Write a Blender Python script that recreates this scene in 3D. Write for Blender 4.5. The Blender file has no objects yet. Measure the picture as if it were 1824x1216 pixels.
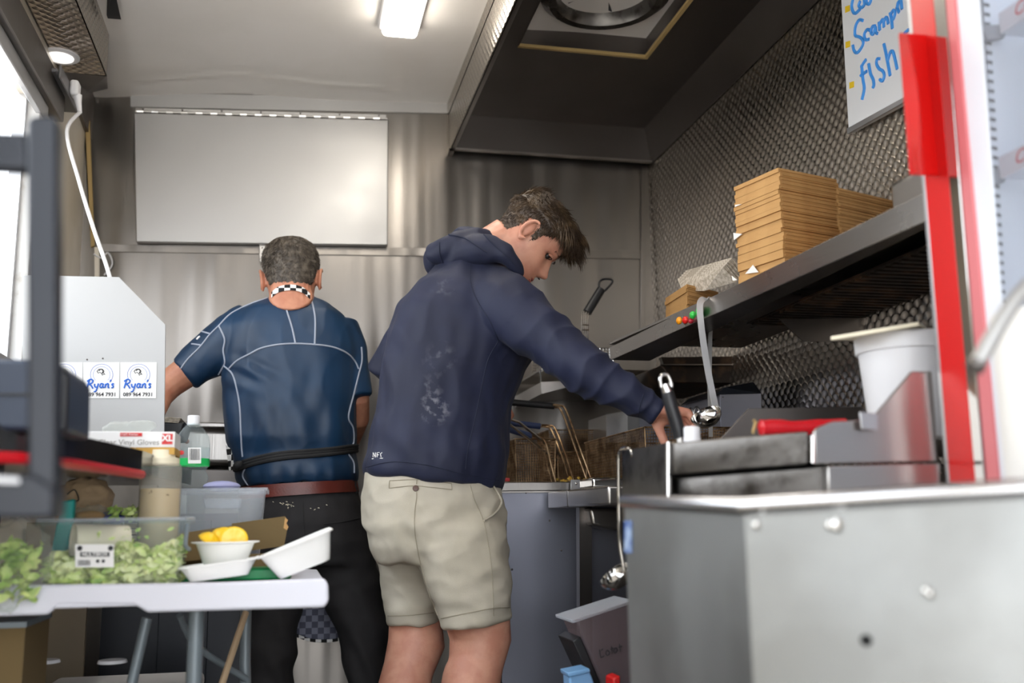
import bpy, bmesh, math, random
import numpy as np
from mathutils import Vector, Matrix, noise
from mathutils.bvhtree import BVHTree
random.seed(7); rng = np.random.default_rng(7)
S = bpy.context.scene
COL = S.collection

# ------------------------------------------------------------------ camera
FPX = 1773.0; ROLL = .015; CAM = Vector((0, 0, .85))
_d = np.array([-402., -322., -FPX]); _d /= np.linalg.norm(_d)      # trailer axis (+Y) seen by the camera
_h = np.array([math.cos(ROLL), math.sin(ROLL), 0])
_z = np.cross(_h, _d); _z /= np.linalg.norm(_z)
if _z[1] < 0: _z = -_z
_x = np.cross(_d, _z)
RM = np.array([_x, _d, _z])
cd = bpy.data.cameras.new('camera'); cam = bpy.data.objects.new('camera', cd); COL.objects.link(cam)
cd.sensor_width = 36; cd.lens = 36 * FPX / 1824; cd.clip_start = .02
cam.matrix_world = Matrix.Translation(CAM) @ Matrix([list(r) for r in RM]).to_4x4()
cd.dof.use_dof = True; cd.dof.focus_distance = 2.55; cd.dof.aperture_fstop = 2.2
S.camera = cam
S.view_settings.view_transform = 'Standard'; S.view_settings.look = 'None'
S.view_settings.exposure = 1.1; S.view_settings.gamma = 1; S.view_settings.use_curve_mapping = False

# ------------------------------------------------------------------ world + lights
w = bpy.data.worlds.new('overcast'); S.world = w; w.use_nodes = True
nt = w.node_tree; nt.nodes.clear()
bg = nt.nodes.new('ShaderNodeBackground'); wo = nt.nodes.new('ShaderNodeOutputWorld')
tc = nt.nodes.new('ShaderNodeTexCoord'); sp = nt.nodes.new('ShaderNodeSeparateXYZ'); rp = nt.nodes.new('ShaderNodeValToRGB')
rp.color_ramp.elements[0].position = 0.0; rp.color_ramp.elements[0].color = (.93, .96, 1, 1)
rp.color_ramp.elements[1].position = .8; rp.color_ramp.elements[1].color = (.86, .93, 1, 1)
nt.links.new(tc.outputs['Generated'], sp.inputs[0]); nt.links.new(sp.outputs['Z'], rp.inputs[0])
nt.links.new(rp.outputs[0], bg.inputs[0]); nt.links.new(bg.outputs[0], wo.inputs[0])
bg.inputs[1].default_value = 2.4
sl_ = bpy.data.lights.new('sun', 'SUN'); sl_.energy = 7.0; sl_.angle = .03; sl_.color = (1, .96, .9)
so_ = bpy.data.objects.new('sun', sl_); COL.objects.link(so_); so_.rotation_euler = Vector((.55, .50, .95)).to_track_quat('Z', 'Y').to_euler()

# ------------------------------------------------------------------ geometry helpers
def ray(px, py):
    v = RM @ np.array([px - 912., 608. - py, -FPX]); return Vector(v)
def _pl(px, py, v, a):
    d = ray(px, py); return CAM + d * ((v - CAM[a]) / d[a])
def P(px, py, Y): return _pl(px, py, Y, 1)
def PX(px, py, X): return _pl(px, py, X, 0)
def PZ(px, py, Z): return _pl(px, py, Z, 2)
V = Vector
WL = {}
def wloc(o): return WL.get(o.name, V((0, 0, 0))) if o else V((0, 0, 0))
def tag(o, label=None, cat=None, group=None, kind=None):
    if label: o['label'] = label
    if cat: o['category'] = cat
    if group: o['group'] = group
    if kind: o['kind'] = kind
    return o
def thing(name, loc, label, cat, group=None):
    o = bpy.data.objects.new(name, None); COL.objects.link(o); o.empty_display_size = .05
    o.location = loc; WL[o.name] = V(loc)
    return tag(o, label, cat, group)

ORD = ['topmost', 'second', 'third', 'fourth', 'fifth', 'sixth', 'seventh', 'eighth', 'ninth', 'tenth', 'eleventh', 'twelfth', 'thirteenth', 'fourteenth', 'fifteenth', 'sixteenth', 'seventeenth', 'eighteenth', 'nineteenth', 'twentieth', 'twenty-first', 'twenty-second', 'twenty-third', 'twenty-fourth', 'twenty-fifth', 'twenty-sixth']
class MB:
    def __init__(s): s.v = []; s.f = []
    def add(s, vs, fs):
        b = len(s.v); s.v += [V(p) for p in vs]; s.f += [tuple(i + b for i in f) for f in fs]; return s
    def slab(s, poly, off):
        n = len(poly); off = V(off); poly = [V(p) for p in poly]
        return s.add(poly + [p + off for p in poly], [tuple(range(n))[::-1], tuple(range(n, 2 * n))] + [(i, (i + 1) % n, n + (i + 1) % n, n + i) for i in range(n)])
    def box(s, lo, hi):
        x0, y0, z0 = lo; x1, y1, z1 = hi
        return s.slab([(x0, y0, z0), (x1, y0, z0), (x1, y1, z0), (x0, y1, z0)], (0, 0, z1 - z0))
    def obox(s, c, ax, ay, az):
        c, ax, ay, az = V(c), V(ax), V(ay), V(az)
        return s.slab([c - ax - ay - az, c + ax - ay - az, c + ax + ay - az, c - ax + ay - az], az * 2)
    def tube(s, pts, r, n=10, caps=True, flat=None, closed=False):
        pts = [V(p) for p in pts]; m = len(pts)
        if not hasattr(r, '__len__'): r = [r] * m
        b = len(s.v); prev = None
        for i, p in enumerate(pts):
            if closed: t = pts[(i + 1) % m] - pts[i - 1]
            else: t = pts[min(i + 1, m - 1)] - pts[max(i - 1, 0)]
            if t.length < 1e-9: t = V((0, 0, 1))
            t.normalize()
            if prev is None:
                a = V((0, 0, 1)) if abs(t.z) < .9 else V((1, 0, 0)); u = t.cross(a).normalized()
            else:
                u = prev - t * prev.dot(t); u = u.normalized() if u.length > 1e-6 else t.orthogonal().normalized()
            prev = u; w_ = t.cross(u)
            for k in range(n):
                a = 2 * math.pi * k / n
                s.v.append(p + (u * math.cos(a) + w_ * math.sin(a) * (flat or 1)) * r[i])
        for i in range(m if closed else m - 1):
            for k in range(n):
                j = (i + 1) % m
                s.f.append((b + i * n + k, b + i * n + (k + 1) % n, b + j * n + (k + 1) % n, b + j * n + k))
        if caps and not closed:
            s.f.append(tuple(b + k for k in range(n))[::-1]); s.f.append(tuple(b + (m - 1) * n + k for k in range(n)))
        return s
    def rings(s, rings, caps=True):
        n = len(rings[0]); b = len(s.v)
        for r in rings: s.v += [V(p) for p in r]
        for i in range(len(rings) - 1):
            for k in range(n):
                s.f.append((b + i * n + k, b + i * n + (k + 1) % n, b + (i + 1) * n + (k + 1) % n, b + (i + 1) * n + k))
        if caps:
            s.f.append(tuple(b + k for k in range(n))[::-1]); s.f.append(tuple(b + (len(rings) - 1) * n + k for k in range(n)))
        return s
    def lathe(s, prof, o, axis=(0, 0, 1), n=28, caps=True):
        ax = V(axis).normalized(); u = ax.orthogonal().normalized(); w_ = ax.cross(u); o = V(o)
        return s.rings([[o + ax * z + (u * math.cos(2 * math.pi * k / n) + w_ * math.sin(2 * math.pi * k / n)) * max(r, 1e-5) for k in range(n)] for r, z in prof], caps)
    def ell(s, c, ax, ay, az, n=20, m=12):
        c, ax, ay, az = V(c), V(ax), V(ay), V(az); R = []
        for i in range(m + 1):
            t = math.pi * i / m; z = -math.cos(t); r = max(math.sin(t), 1e-4)
            R.append([c + az * z + (ax * math.cos(2 * math.pi * k / n) + ay * math.sin(2 * math.pi * k / n)) * r for k in range(n)])
        return s.rings(R)
    def ball(s, c, r, n=16, m=10): return s.ell(c, (r, 0, 0), (0, r, 0), (0, 0, r), n, m)
    def build(s, name, mat, parent=None, smooth=False, bevel=0, label=None, cat=None, group=None, kind=None, fix=True, segs=2, ang=40):
        me = bpy.data.meshes.new(name)
        if parent: base = wloc(parent)
        else:
            a = np.array([list(p) for p in s.v]); lo, hi = a.min(0), a.max(0)
            base = V(((lo[0] + hi[0]) / 2, (lo[1] + hi[1]) / 2, lo[2]))
        me.from_pydata([p - base for p in s.v], [], s.f)
        if fix:
            bm = bmesh.new(); bm.from_mesh(me); bmesh.ops.recalc_face_normals(bm, faces=bm.faces); bm.to_mesh(me); bm.free()
        me.materials.append(mat)
        o = bpy.data.objects.new(name, me); COL.objects.link(o)
        if parent: o.parent = parent; WL[o.name] = base
        else: o.location = base; WL[o.name] = base
        if bevel:
            b = o.modifiers.new('bevel', 'BEVEL'); b.width = bevel; b.segments = segs; b.limit_method = 'ANGLE'; b.angle_limit = math.radians(30)
        if smooth or bevel:
            me.polygons.foreach_set('use_smooth', [True] * len(me.polygons))
            if hasattr(me, 'set_sharp_from_angle'): me.set_sharp_from_angle(angle=math.radians(ang))
        return tag(o, label, cat, group, kind)

def structure(name, mb, mat, **k):
    o = mb.build(name, mat, **k); o['kind'] = 'structure'; return o
def copies(proto, n_or_locs, parent=None, **t):
    out = []
    for l in n_or_locs:
        c = proto.copy(); COL.objects.link(c)
        if parent: c.parent = parent
        c.location = l; WL[c.name] = V(l); tag(c, **t); out.append(c)
    return out

def organic(mb, vox=.006, smooth=8, fac=.5, disp=None):
    """voxel-union the pieces into one continuous skin, relax it, then displace it; returns (verts Nx3, faces, normals)"""
    me = bpy.data.meshes.new('tmp'); me.from_pydata(mb.v, [], mb.f)
    bm = bmesh.new(); bm.from_mesh(me); bmesh.ops.recalc_face_normals(bm, faces=bm.faces); bm.to_mesh(me); bm.free()
    o = bpy.data.objects.new('tmp', me); COL.objects.link(o)
    r = o.modifiers.new('r', 'REMESH'); r.mode = 'VOXEL'; r.voxel_size = vox; r.use_smooth_shade = True
    if smooth:
        q = o.modifiers.new('s', 'SMOOTH'); q.factor = fac; q.iterations = smooth
    dg = bpy.context.evaluated_depsgraph_get(); dg.update()
    m2 = bpy.data.meshes.new_from_object(o.evaluated_get(dg))
    bpy.data.objects.remove(o); bpy.data.meshes.remove(me)
    n = len(m2.vertices); co = np.empty(n * 3); m2.vertices.foreach_get('co', co); co = co.reshape(-1, 3)
    nr = np.empty(n * 3); m2.vertices.foreach_get('normal', nr); nr = nr.reshape(-1, 3)
    if disp is not None:
        co = co + nr * disp(co, nr)[:, None]
    F_ = [tuple(p.vertices) for p in m2.polygons]
    bpy.data.meshes.remove(m2)
    return co, F_, nr
def skin_obj(name, co, F_, mat, parent, keep=None, **k):
    base = wloc(parent); me = bpy.data.meshes.new(name)
    if keep is not None:
        m = keep(co); F_ = [f for f in F_ if all(m[i] for i in f)]
        used = sorted({i for f in F_ for i in f}); mp = {a: b for b, a in enumerate(used)}
        co = co[used]; F_ = [tuple(mp[i] for i in f) for f in F_]
    me.from_pydata([tuple(c) for c in (co - np.array(base))], [], F_)
    me.polygons.foreach_set('use_smooth', [True] * len(me.polygons)); me.materials.append(mat)
    o = bpy.data.objects.new(name, me); COL.objects.link(o); o.parent = parent; WL[o.name] = base
    o['_n'] = 0; del o['_n']
    return tag(o, **k)
def bvh(co, F_): return BVHTree.FromPolygons([tuple(c) for c in co], F_)
def hit(tree, px, py, lift=0.0):
    d = ray(px, py).normalized(); r = tree.ray_cast(CAM, d)
    if r[0] is None: return None
    return r[0] + r[1] * lift
def densify(pts, k=6):
    out = []; n = len(pts)
    for i in range(n - 1):
        p0 = pts[max(i - 1, 0)]; p1 = pts[i]; p2 = pts[i + 1]; p3 = pts[min(i + 2, n - 1)]
        for j in range(k):
            t = j / k
            out.append(tuple(.5 * ((2 * b) + (c - a) * t + (2 * a - 5 * b + 4 * c - d) * t * t + (-a + 3 * b - 3 * c + d) * t ** 3) for a, b, c, d in zip(p0, p1, p2, p3)))
    out.append(tuple(pts[-1])); return out
def smoothpath(pts, k=6): return [V(p) for p in densify([tuple(p) for p in pts], k)]
def seam(tree, pts, r, name, mat, parent, k=6, flat=None, lift=.0008, n=6, **kw):
    q = [hit(tree, x, y, lift) for x, y in densify(pts, k)]; q = [p for p in q if p is not None]
    q2 = [q[0]] if q else []
    for p in q[1:]:
        if 1e-4 < (p - q2[-1]).length < .06: q2.append(p)
    if len(q2) < 2: return None
    return MB().tube(q2, r, n).build(name, mat, parent, smooth=True, **kw)

def fbm(p, s, o=0.): return noise.noise(V((p[0] * s + o, p[1] * s + 3.1 * o, p[2] * s - o)))
def wrinkles(amp, s, axis=(1, 1, 1), ridge=True, extra=None):
    ax = np.array(axis, float)
    def f(co, nr):
        out = np.zeros(len(co))
        for i, c in enumerate(co):
            q = c * ax * s
            a = noise.noise(V((q[0] + 5, q[1], q[2])))
            b = noise.noise(V((q[0] * 2.3, q[1] * 2.3 + 9, q[2] * 2.3)))
            out[i] = amp * ((.9 - 2.2 * abs(a)) * .7 + b * .45) if ridge else amp * (a + .4 * b)
        if extra is not None: out += extra(co)
        return out
    return f

def text(s, size, o, rt, up, mat, parent, off=0, shear=0, name='lettering', align='CENTER', xs=1., depth=.0003, **k):
    c = bpy.data.curves.new('t', 'FONT'); c.body = s; c.size = size; c.align_x = align; c.align_y = 'CENTER'; c.offset = off; c.shear = shear; c.extrude = depth
    c.resolution_u = 3
    t = bpy.data.objects.new('t', c); COL.objects.link(t)
    dg = bpy.context.evaluated_depsgraph_get(); dg.update()
    me = bpy.data.meshes.new_from_object(t.evaluated_get(dg)); bpy.data.objects.remove(t)
    rt = V(rt).normalized(); up = V(up); up = (up - rt * up.dot(rt)).normalized(); n = rt.cross(up)
    M_ = Matrix([[rt.x * xs, up.x, n.x, 0], [rt.y * xs, up.y, n.y, 0], [rt.z * xs, up.z, n.z, 0], [0, 0, 0, 1]])
    me.transform(Matrix.Translation(V(o) - wloc(parent)) @ M_)
    me.materials.clear(); me.materials.append(mat); me.name = name
    ob = bpy.data.objects.new(name, me); COL.objects.link(ob); ob.parent = parent; WL[ob.name] = wloc(parent)
    return tag(ob, **k)

# ------------------------------------------------------------------ material helpers
class X:      # tiny node expression
    def __init__(s, nt, k): s.nt = nt; s.k = k
    def _m(s, op, *a):
        n = s.nt.nodes.new('ShaderNodeMath'); n.operation = op
        for i, q in enumerate((s,) + a):
            if isinstance(q, X): s.nt.links.new(q.k, n.inputs[i])
            else: n.inputs[i].default_value = q
        return X(s.nt, n.outputs[0])
    def __add__(s, o): return s._m('ADD', o)
    def __sub__(s, o): return s._m('SUBTRACT', o)
    def __mul__(s, o): return s._m('MULTIPLY', o)
    def __truediv__(s, o): return s._m('DIVIDE', o)
    def floor(s): return s._m('FLOOR')
    def lt(s, o): return s._m('LESS_THAN', o)
    def gt(s, o): return s._m('GREATER_THAN', o)
    def mod(s, o): return s._m('FLOORED_MODULO', o)
    def sqrt(s): return s._m('SQRT')
    def sin(s): return s._m('SINE')
    def mix(s, a, b):       # s=0 -> a, s=1 -> b
        return (b - a) * s + a
def L(c):   # sRGB 0-255 -> linear
    return tuple(((v / 255) / 12.92 if v / 255 <= .04045 else ((v / 255 + .055) / 1.055) ** 2.4) for v in c)
def nm(name, col, rough=.5, metal=0., col2=None, vs=8., vlo=.4, vhi=.6, bump=0., bs=60., bstretch=(1, 1, 1), wave=0., wsc=3., wstretch=(1, 1, 1), rvar=0., rs=4., spec=None, sss=0, trans=0, alpha=1, ior=None, coat=0, emis=None, es=0, sheen=0, aniso=0, vstretch=(1, 1, 1)):
    m = bpy.data.materials.new(name); m.use_nodes = True; nt = m.node_tree; b = nt.nodes['Principled BSDF']
    def si(k, v):
        if k in b.inputs: b.inputs[k].default_value = v
    si('Base Color', (*L(col), 1)); si('Roughness', rough); si('Metallic', metal)
    if spec is not None: si('Specular IOR Level', spec)
    if sss: si('Subsurface Weight', sss); si('Subsurface Radius', (.012, .005, .003)); si('Subsurface Scale', 1.)
    if trans: si('Transmission Weight', trans)
    if ior: si('IOR', ior)
    if alpha < 1: si('Alpha', alpha)
    if coat: si('Coat Weight', coat); si('Coat Roughness', .1)
    if sheen: si('Sheen Weight', sheen)
    if aniso: si('Anisotropic', aniso)
    if emis: si('Emission Color', (*L(emis), 1)); si('Emission Strength', es)
    tc = nt.nodes.new('ShaderNodeTexCoord')
    def nz(scale, stretch, det=4):
        mp = nt.nodes.new('ShaderNodeMapping'); mp.inputs['Scale'].default_value = stretch; nt.links.new(tc.outputs['Object'], mp.inputs[0])
        n = nt.nodes.new('ShaderNodeTexNoise'); n.inputs['Scale'].default_value = scale; n.inputs['Detail'].default_value = det; nt.links.new(mp.outputs[0], n.inputs['Vector'])
        return n.outputs['Fac']
    if col2 is not None:
        r = nt.nodes.new('ShaderNodeValToRGB'); r.color_ramp.elements[0].position = vlo; r.color_ramp.elements[1].position = vhi
        r.color_ramp.elements[0].color = (*L(col), 1); r.color_ramp.elements[1].color = (*L(col2), 1)
        nt.links.new(nz(vs, vstretch, 6), r.inputs[0]); nt.links.new(r.outputs[0], b.inputs['Base Color'])
    if rvar:
        mr = nt.nodes.new('ShaderNodeMapRange'); mr.inputs['From Min'].default_value = .3; mr.inputs['From Max'].default_value = .7
        mr.inputs['To Min'].default_value = max(rough - rvar, .02); mr.inputs['To Max'].default_value = rough + rvar
        nt.links.new(nz(rs, (1, 1, 1), 6), mr.inputs[0]); nt.links.new(mr.outputs[0], b.inputs['Roughness'])
    prev = None
    for st, sc, sr, dist in ((wave, wsc, wstretch, .05), (bump, bs, bstretch, .002)):
        if st:
            bn = nt.nodes.new('ShaderNodeBump'); bn.inputs['Strength'].default_value = st; bn.inputs['Distance'].default_value = dist
            nt.links.new(nz(sc, sr, 2 if dist > .01 else 4), bn.inputs['Height'])
            if prev: nt.links.new(prev, bn.inputs['Normal'])
            prev = bn.outputs[0]
    if prev: nt.links.new(prev, b.inputs['Normal'])
    return m
def engine_turned(name, ia, ib, col=(150, 146, 140), pitch=.0245, rough=.24):
    m = bpy.data.materials.new(name); m.use_nodes = True; nt = m.node_tree; b = nt.nodes['Principled BSDF']
    b.inputs['Metallic'].default_value = 1; b.inputs['Base Color'].default_value = (*L(col), 1); b.inputs['Anisotropic'].default_value = .85; b.inputs['Roughness'].default_value = rough
    g = nt.nodes.new('ShaderNodeNewGeometry'); sx = nt.nodes.new('ShaderNodeSeparateXYZ'); nt.links.new(g.outputs['Position'], sx.inputs[0])
    u = X(nt, sx.outputs[ia]) * (1 / pitch); v = X(nt, sx.outputs[ib]) * (2 / pitch)      # rows every half pitch
    k0 = v.floor(); best_u = best_v = None
    for dk in (1, 0, -1):       # the last written (lowest) disc that covers the point wins
        k = k0 + dk; sh = k.mod(2) * .5; cu = (u + sh)._m('FRACT') - .5; cv = (v - k - .5) * .5
        if best_u is None: best_u, best_v = cu, cv
        else:
            cover = (cu * cu + cv * cv).lt(.31)
            best_u = cover.mix(best_u, cu); best_v = cover.mix(best_v, cv)
    cb = nt.nodes.new('ShaderNodeCombineXYZ')     # tangent runs around the disc centre
    nt.links.new((best_v * -1).k, cb.inputs[ia]); nt.links.new(best_u.k, cb.inputs[ib])
    nrm = nt.nodes.new('ShaderNodeVectorMath'); nrm.operation = 'NORMALIZE'; nt.links.new(cb.outputs[0], nrm.inputs[0])
    nt.links.new(nrm.outputs[0], b.inputs['Tangent'])
    dist = (best_u * best_u + best_v * best_v).sqrt()
    ed = nt.nodes.new('ShaderNodeMapRange'); ed.inputs['From Min'].default_value = .30; ed.inputs['From Max'].default_value = .56; ed.inputs['To Min'].default_value = 1; ed.inputs['To Max'].default_value = .45
    nt.links.new(dist.k, ed.inputs[0]); vs_ = nt.nodes.new('ShaderNodeVectorMath'); vs_.operation = 'SCALE'; vs_.inputs[0].default_value = L(col); nt.links.new(ed.outputs[0], vs_.inputs['Scale']); nt.links.new(vs_.outputs[0], b.inputs['Base Color'])      # groove rims darkened: contrast the reflections lack is put into the colour
    bn = nt.nodes.new('ShaderNodeBump'); bn.inputs['Strength'].default_value = .9; bn.inputs['Distance'].default_value = .007
    nt.links.new(dist.k, bn.inputs['Height']); nt.links.new(bn.outputs[0], b.inputs['Normal'])
    return m
def checker_mat(name, c1, c2, scale):
    m = nm(name, c1, .8); nt = m.node_tree
    ck = nt.nodes.new('ShaderNodeTexChecker'); ck.inputs['Color1'].default_value = (*L(c1), 1); ck.inputs['Color2'].default_value = (*L(c2), 1); ck.inputs['Scale'].default_value = scale
    tc = nt.nodes.new('ShaderNodeTexCoord'); mp = nt.nodes.new('ShaderNodeMapping'); mp.inputs['Scale'].default_value = (1, 0, 1); mp.inputs['Location'].default_value = (.003, .001, .002)
    nt.links.new(tc.outputs['Object'], mp.inputs[0]); nt.links.new(mp.outputs[0], ck.inputs[0]); nt.links.new(ck.outputs[0], nt.nodes['Principled BSDF'].inputs['Base Color']); return m
def glassy(name, tint=(255, 255, 255), op=.25, fk=.6, rough=.1, body=(230, 235, 240)):
    """thin clear plastic: mostly see-through sheet with a milky, glossy share"""
    m = bpy.data.materials.new(name); m.use_nodes = True; nt = m.node_tree; b = nt.nodes['Principled BSDF']
    b.inputs['Base Color'].default_value = (*L(body), 1); b.inputs['Roughness'].default_value = rough
    tr = nt.nodes.new('ShaderNodeBsdfTransparent'); tr.inputs[0].default_value = (*L(tint), 1)
    mx = nt.nodes.new('ShaderNodeMixShader'); out = nt.nodes['Material Output']
    fr = nt.nodes.new('ShaderNodeFresnel'); ge = nt.nodes.new('ShaderNodeNewGeometry')
    ir = nt.nodes.new('ShaderNodeMath'); ir.operation = 'MULTIPLY_ADD'; ir.inputs[1].default_value = 1 / 1.45 - 1.45; ir.inputs[2].default_value = 1.45      # same reflectance from both sides of the sheet
    nt.links.new(ge.outputs['Backfacing'], ir.inputs[0]); nt.links.new(ir.outputs[0], fr.inputs[0])
    ad = nt.nodes.new('ShaderNodeMath'); ad.operation = 'MULTIPLY_ADD'; ad.use_clamp = True; ad.inputs[1].default_value = fk; ad.inputs[2].default_value = op
    nt.links.new(fr.outputs[0], ad.inputs[0]); nt.links.new(ad.outputs[0], mx.inputs[0])
    nt.links.new(tr.outputs[0], mx.inputs[1]); nt.links.new(b.outputs[0], mx.inputs[2]); nt.links.new(mx.outputs[0], out.inputs[0]); return m

M = {}
M['steel'] = nm('steel', (176, 172, 168), .30, 1, bump=.12, bs=240, bstretch=(1, 1, .02), wave=.10, wsc=2.2, wstretch=(1.6, 1, .5), rvar=.03)
M['steel_wall'] = nm('wall_steel', (140, 135, 130), .31, 1, bump=.08, bs=240, bstretch=(1, 1, .03), wave=.5, wsc=1.5, wstretch=(3.2, 1, .35))
M['steel_pale'] = nm('pale_satin_steel', (192, 191, 190), .46, .85, wave=.05, wsc=2, rvar=.06)
M['steel_dark'] = nm('hood_steel', (120, 115, 112), .36, 1, bump=.1, bs=200, bstretch=(.03, 1, 1), rvar=.08)
M['steel_lip'] = nm('shelf_steel', (160, 156, 152), .28, 1, bump=.1, bs=200, bstretch=(1, .02, 1), rvar=.03, rs=5)
M['steel_blue'] = nm('fryer_side_steel', (150, 152, 165), .42, .9, rvar=.08, wave=.05)
M['steel_grimy'] = nm('grimy_steel', (120, 117, 114), .33, 1, col2=(70, 66, 62), vs=22, vlo=.5, vhi=.72, bump=.25, bs=60, rvar=.14)
M['steel_box'] = nm('box_steel', (160, 162, 162), .45, .75, col2=(146, 147, 146), vs=6, rvar=.1, wave=.04)
M['chrome'] = nm('chrome', (215, 213, 210), .1, 1)
M['turned_wall'] = engine_turned('turned_steel_wall', 1, 2, (196, 188, 178), .033)
M['turned_under'] = engine_turned('turned_steel_under', 0, 1, (215, 205, 194), .03)
M['turned_side'] = engine_turned('turned_steel_side', 1, 2, (190, 182, 172), .03)
M['white_ceiling'] = nm('white_ceiling_panel', (238, 233, 229), .25, 0, wave=.12, wsc=1.4, col2=(232, 227, 222), vs=3, coat=.2)
M['cream_wall'] = nm('cream_wall_panel', (226, 218, 204), .3, .1, col2=(210, 200, 182), vs=4)
M['floor'] = nm('grey_vinyl_floor', (92, 88, 84), .55, 0, col2=(60, 57, 54), vs=12, bump=.3, bs=150)
M['white_plastic'] = nm('white_plastic', (232, 232, 235), .35, sss=0)
M['table'] = nm('table_plastic', (222, 222, 232), .38, bump=.06, bs=300)
M['white_foam'] = nm('white_foam', (244, 243, 240), .6)
M['grey_metal'] = nm('grey_painted_metal', (120, 130, 136), .4, .2)
M['black'] = nm('black_plastic', (22, 23, 27), .4)
M['black_metal'] = nm('black_satin_metal', (38, 41, 48), .35, .3, rvar=.1)
M['navy_box'] = nm('navy_plastic', (46, 56, 74), .45)
M['red'] = nm('red_gloss', (206, 22, 20), .3)
M['red_plastic'] = nm('red_plastic', (200, 22, 34), .3)
M['lamp'] = nm('lamp_diffuser', (255, 252, 245), .5, emis=(255, 248, 235), es=8)
M['downlight'] = nm('downlight_lens', (255, 255, 255), .5, emis=(255, 250, 245), es=.5)
M['card'] = nm('kraft_card', (196, 152, 96), .8, col2=(182, 138, 84), vs=14, bump=.2, bs=90, bstretch=(1, 1, 6))
M['card_edge'] = nm('corrugated_edge', (160, 118, 72), .85, col2=(132, 94, 56), vs=60, vstretch=(.2, .2, 3), bump=.6, bs=160)
M['card_dark'] = nm('brown_carton', (112, 92, 56), .8)
M['paper'] = nm('white_paper', (238, 234, 228), .7, bump=.3, bs=60)
M['kraft_bag'] = nm('kraft_bag', (186, 160, 128), .8, bump=.4, bs=30)
M['weave'] = nm('woven_paper', (214, 204, 190), .8, col2=(176, 164, 146), vs=120, bump=.5, bs=200)
M['clear'] = glassy('clear_plastic', (246, 250, 250), .05, .5, .12, (215, 225, 228))
M['milky'] = glassy('milky_plastic', (240, 243, 246), .20, .6, .3, (236, 240, 246))
M['bottle'] = glassy('bottle_plastic', (244, 248, 248), .04, .8, .06, (220, 230, 232))
M['film'] = glassy('crinkled_film', (250, 252, 250), .05, .8, .08, (235, 235, 230))
M['glass'] = glassy('door_glass', (248, 250, 252), .02, 1., .02, (235, 238, 245))
M['smoked'] = glassy('smoked_plastic', (225, 215, 215), .30, .6, .25, (150, 134, 138))
M['green'] = nm('green_board', (16, 150, 84), .4)
M['label_green'] = nm('label_green', (34, 190, 96), .4)
M['teal'] = nm('teal_packet', (34, 176, 170), .35)
M['blue_lid'] = nm('blue_lid', (40, 48, 130), .4)
M['light_blue'] = nm('light_blue_plastic', (120, 168, 214), .4)
M['cream'] = nm('cream_tub', (236, 226, 200), .45)
M['sauce'] = nm('speckled_sauce', (214, 192, 152), .5, col2=(120, 100, 62), vs=70, vlo=.66, vhi=.72)
M['bottle_soft'] = nm('soft_bottle_plastic', (226, 224, 216), .35, trans=.0)
M['lemon'] = nm('lemon', (246, 198, 26), .4, bump=.3, bs=120)
M['lemon_in'] = nm('lemon_flesh', (250, 220, 120), .35, col2=(246, 200, 70), vs=60)
M['lettuce'] = nm('lettuce', (206, 222, 124), .5, col2=(240, 242, 186), vs=18, sss=.0)
M['leafg'] = nm('dark_green_leaf', (150, 190, 88), .5, col2=(212, 224, 140), vs=20)
M['gold'] = nm('box_gold', (196, 150, 60), .5)
M['boxwhite'] = nm('box_white', (240, 238, 236), .5)
M['ink'] = nm('dark_ink', (32, 34, 40), .6)
M['ink_blue'] = nm('blue_ink', (52, 110, 205), .5)
M['ink_pale'] = nm('pale_blue_ink', (130, 145, 200), .6)
M['marker'] = nm('marker_blue', (72, 160, 246), .5)
M['yellow'] = nm('yellow_marker', (246, 208, 40), .6)
M['grey_ink'] = nm('grey_ink', (150, 145, 138), .6)
M['wb'] = nm('whiteboard', (238, 240, 243), .2)
M['socket'] = nm('grey_socket', (105, 104, 106), .4)
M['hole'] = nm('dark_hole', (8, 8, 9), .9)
M['gasket'] = nm('yellow_gasket', (176, 150, 100), .8)
M['wire'] = nm('browned_wire', (190, 160, 125), .35, .8, col2=(120, 92, 66), vs=30)
M['blue_grip'] = nm('blue_grip', (36, 50, 86), .5)
M['fries'] = nm('fried_crumbs', (220, 190, 80), .6, col2=(190, 140, 50), vs=80)
M['burnt'] = nm('burnt_enamel', (40, 32, 27), .35, .4, col2=(96, 72, 54), vs=16, vlo=.5, vhi=.7)
M['fabric_blue'] = nm('teal_blue_jersey', (11, 50, 82), .47, bump=.2, bs=700, sheen=.03, col2=(9, 42, 70), vs=6)
M['seamgrey'] = nm('pale_grey_stitching', (158, 165, 180), .7)
M['hoodie'] = nm('navy_fleece', (21, 28, 57), .68, bump=.2, bs=900, sheen=.03, col2=(18, 24, 50), vs=8)
M['hoodie_dark'] = nm('navy_lining', (20, 27, 50), .75)
M['shorts'] = nm('stone_cotton', (188, 180, 164), .85, bump=.3, bs=700, col2=(178, 170, 153), vs=9)
M['stitch'] = nm('stone_stitching', (150, 142, 124), .8)
M['trousers'] = nm('black_cotton', (34, 32, 34), .8, bump=.3, bs=600, col2=(27, 25, 27), vs=10)
M['belt'] = nm('brown_leather', (104, 42, 32), .35, bump=.2, bs=200, col2=(84, 34, 27), vs=12)
M['blacktie'] = nm('black_apron_tie', (18, 18, 20), .75)
M['skin'] = nm('skin', (208, 152, 128), .48, sss=.12, col2=(196, 136, 114), vs=26, bump=.15, bs=260)
M['skin_leg'] = M['skin']
M['skin2'] = nm('tanned_skin', (200, 140, 112), .5, sss=.1, col2=(184, 122, 96), vs=22, bump=.2, bs=200)
M['lip'] = nm('lip', (176, 96, 86), .45)
M['hair'] = nm('dark_brown_hair', (58, 44, 32), .5, col2=(98, 78, 54), vs=30, vlo=.45, vhi=.8)
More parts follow.
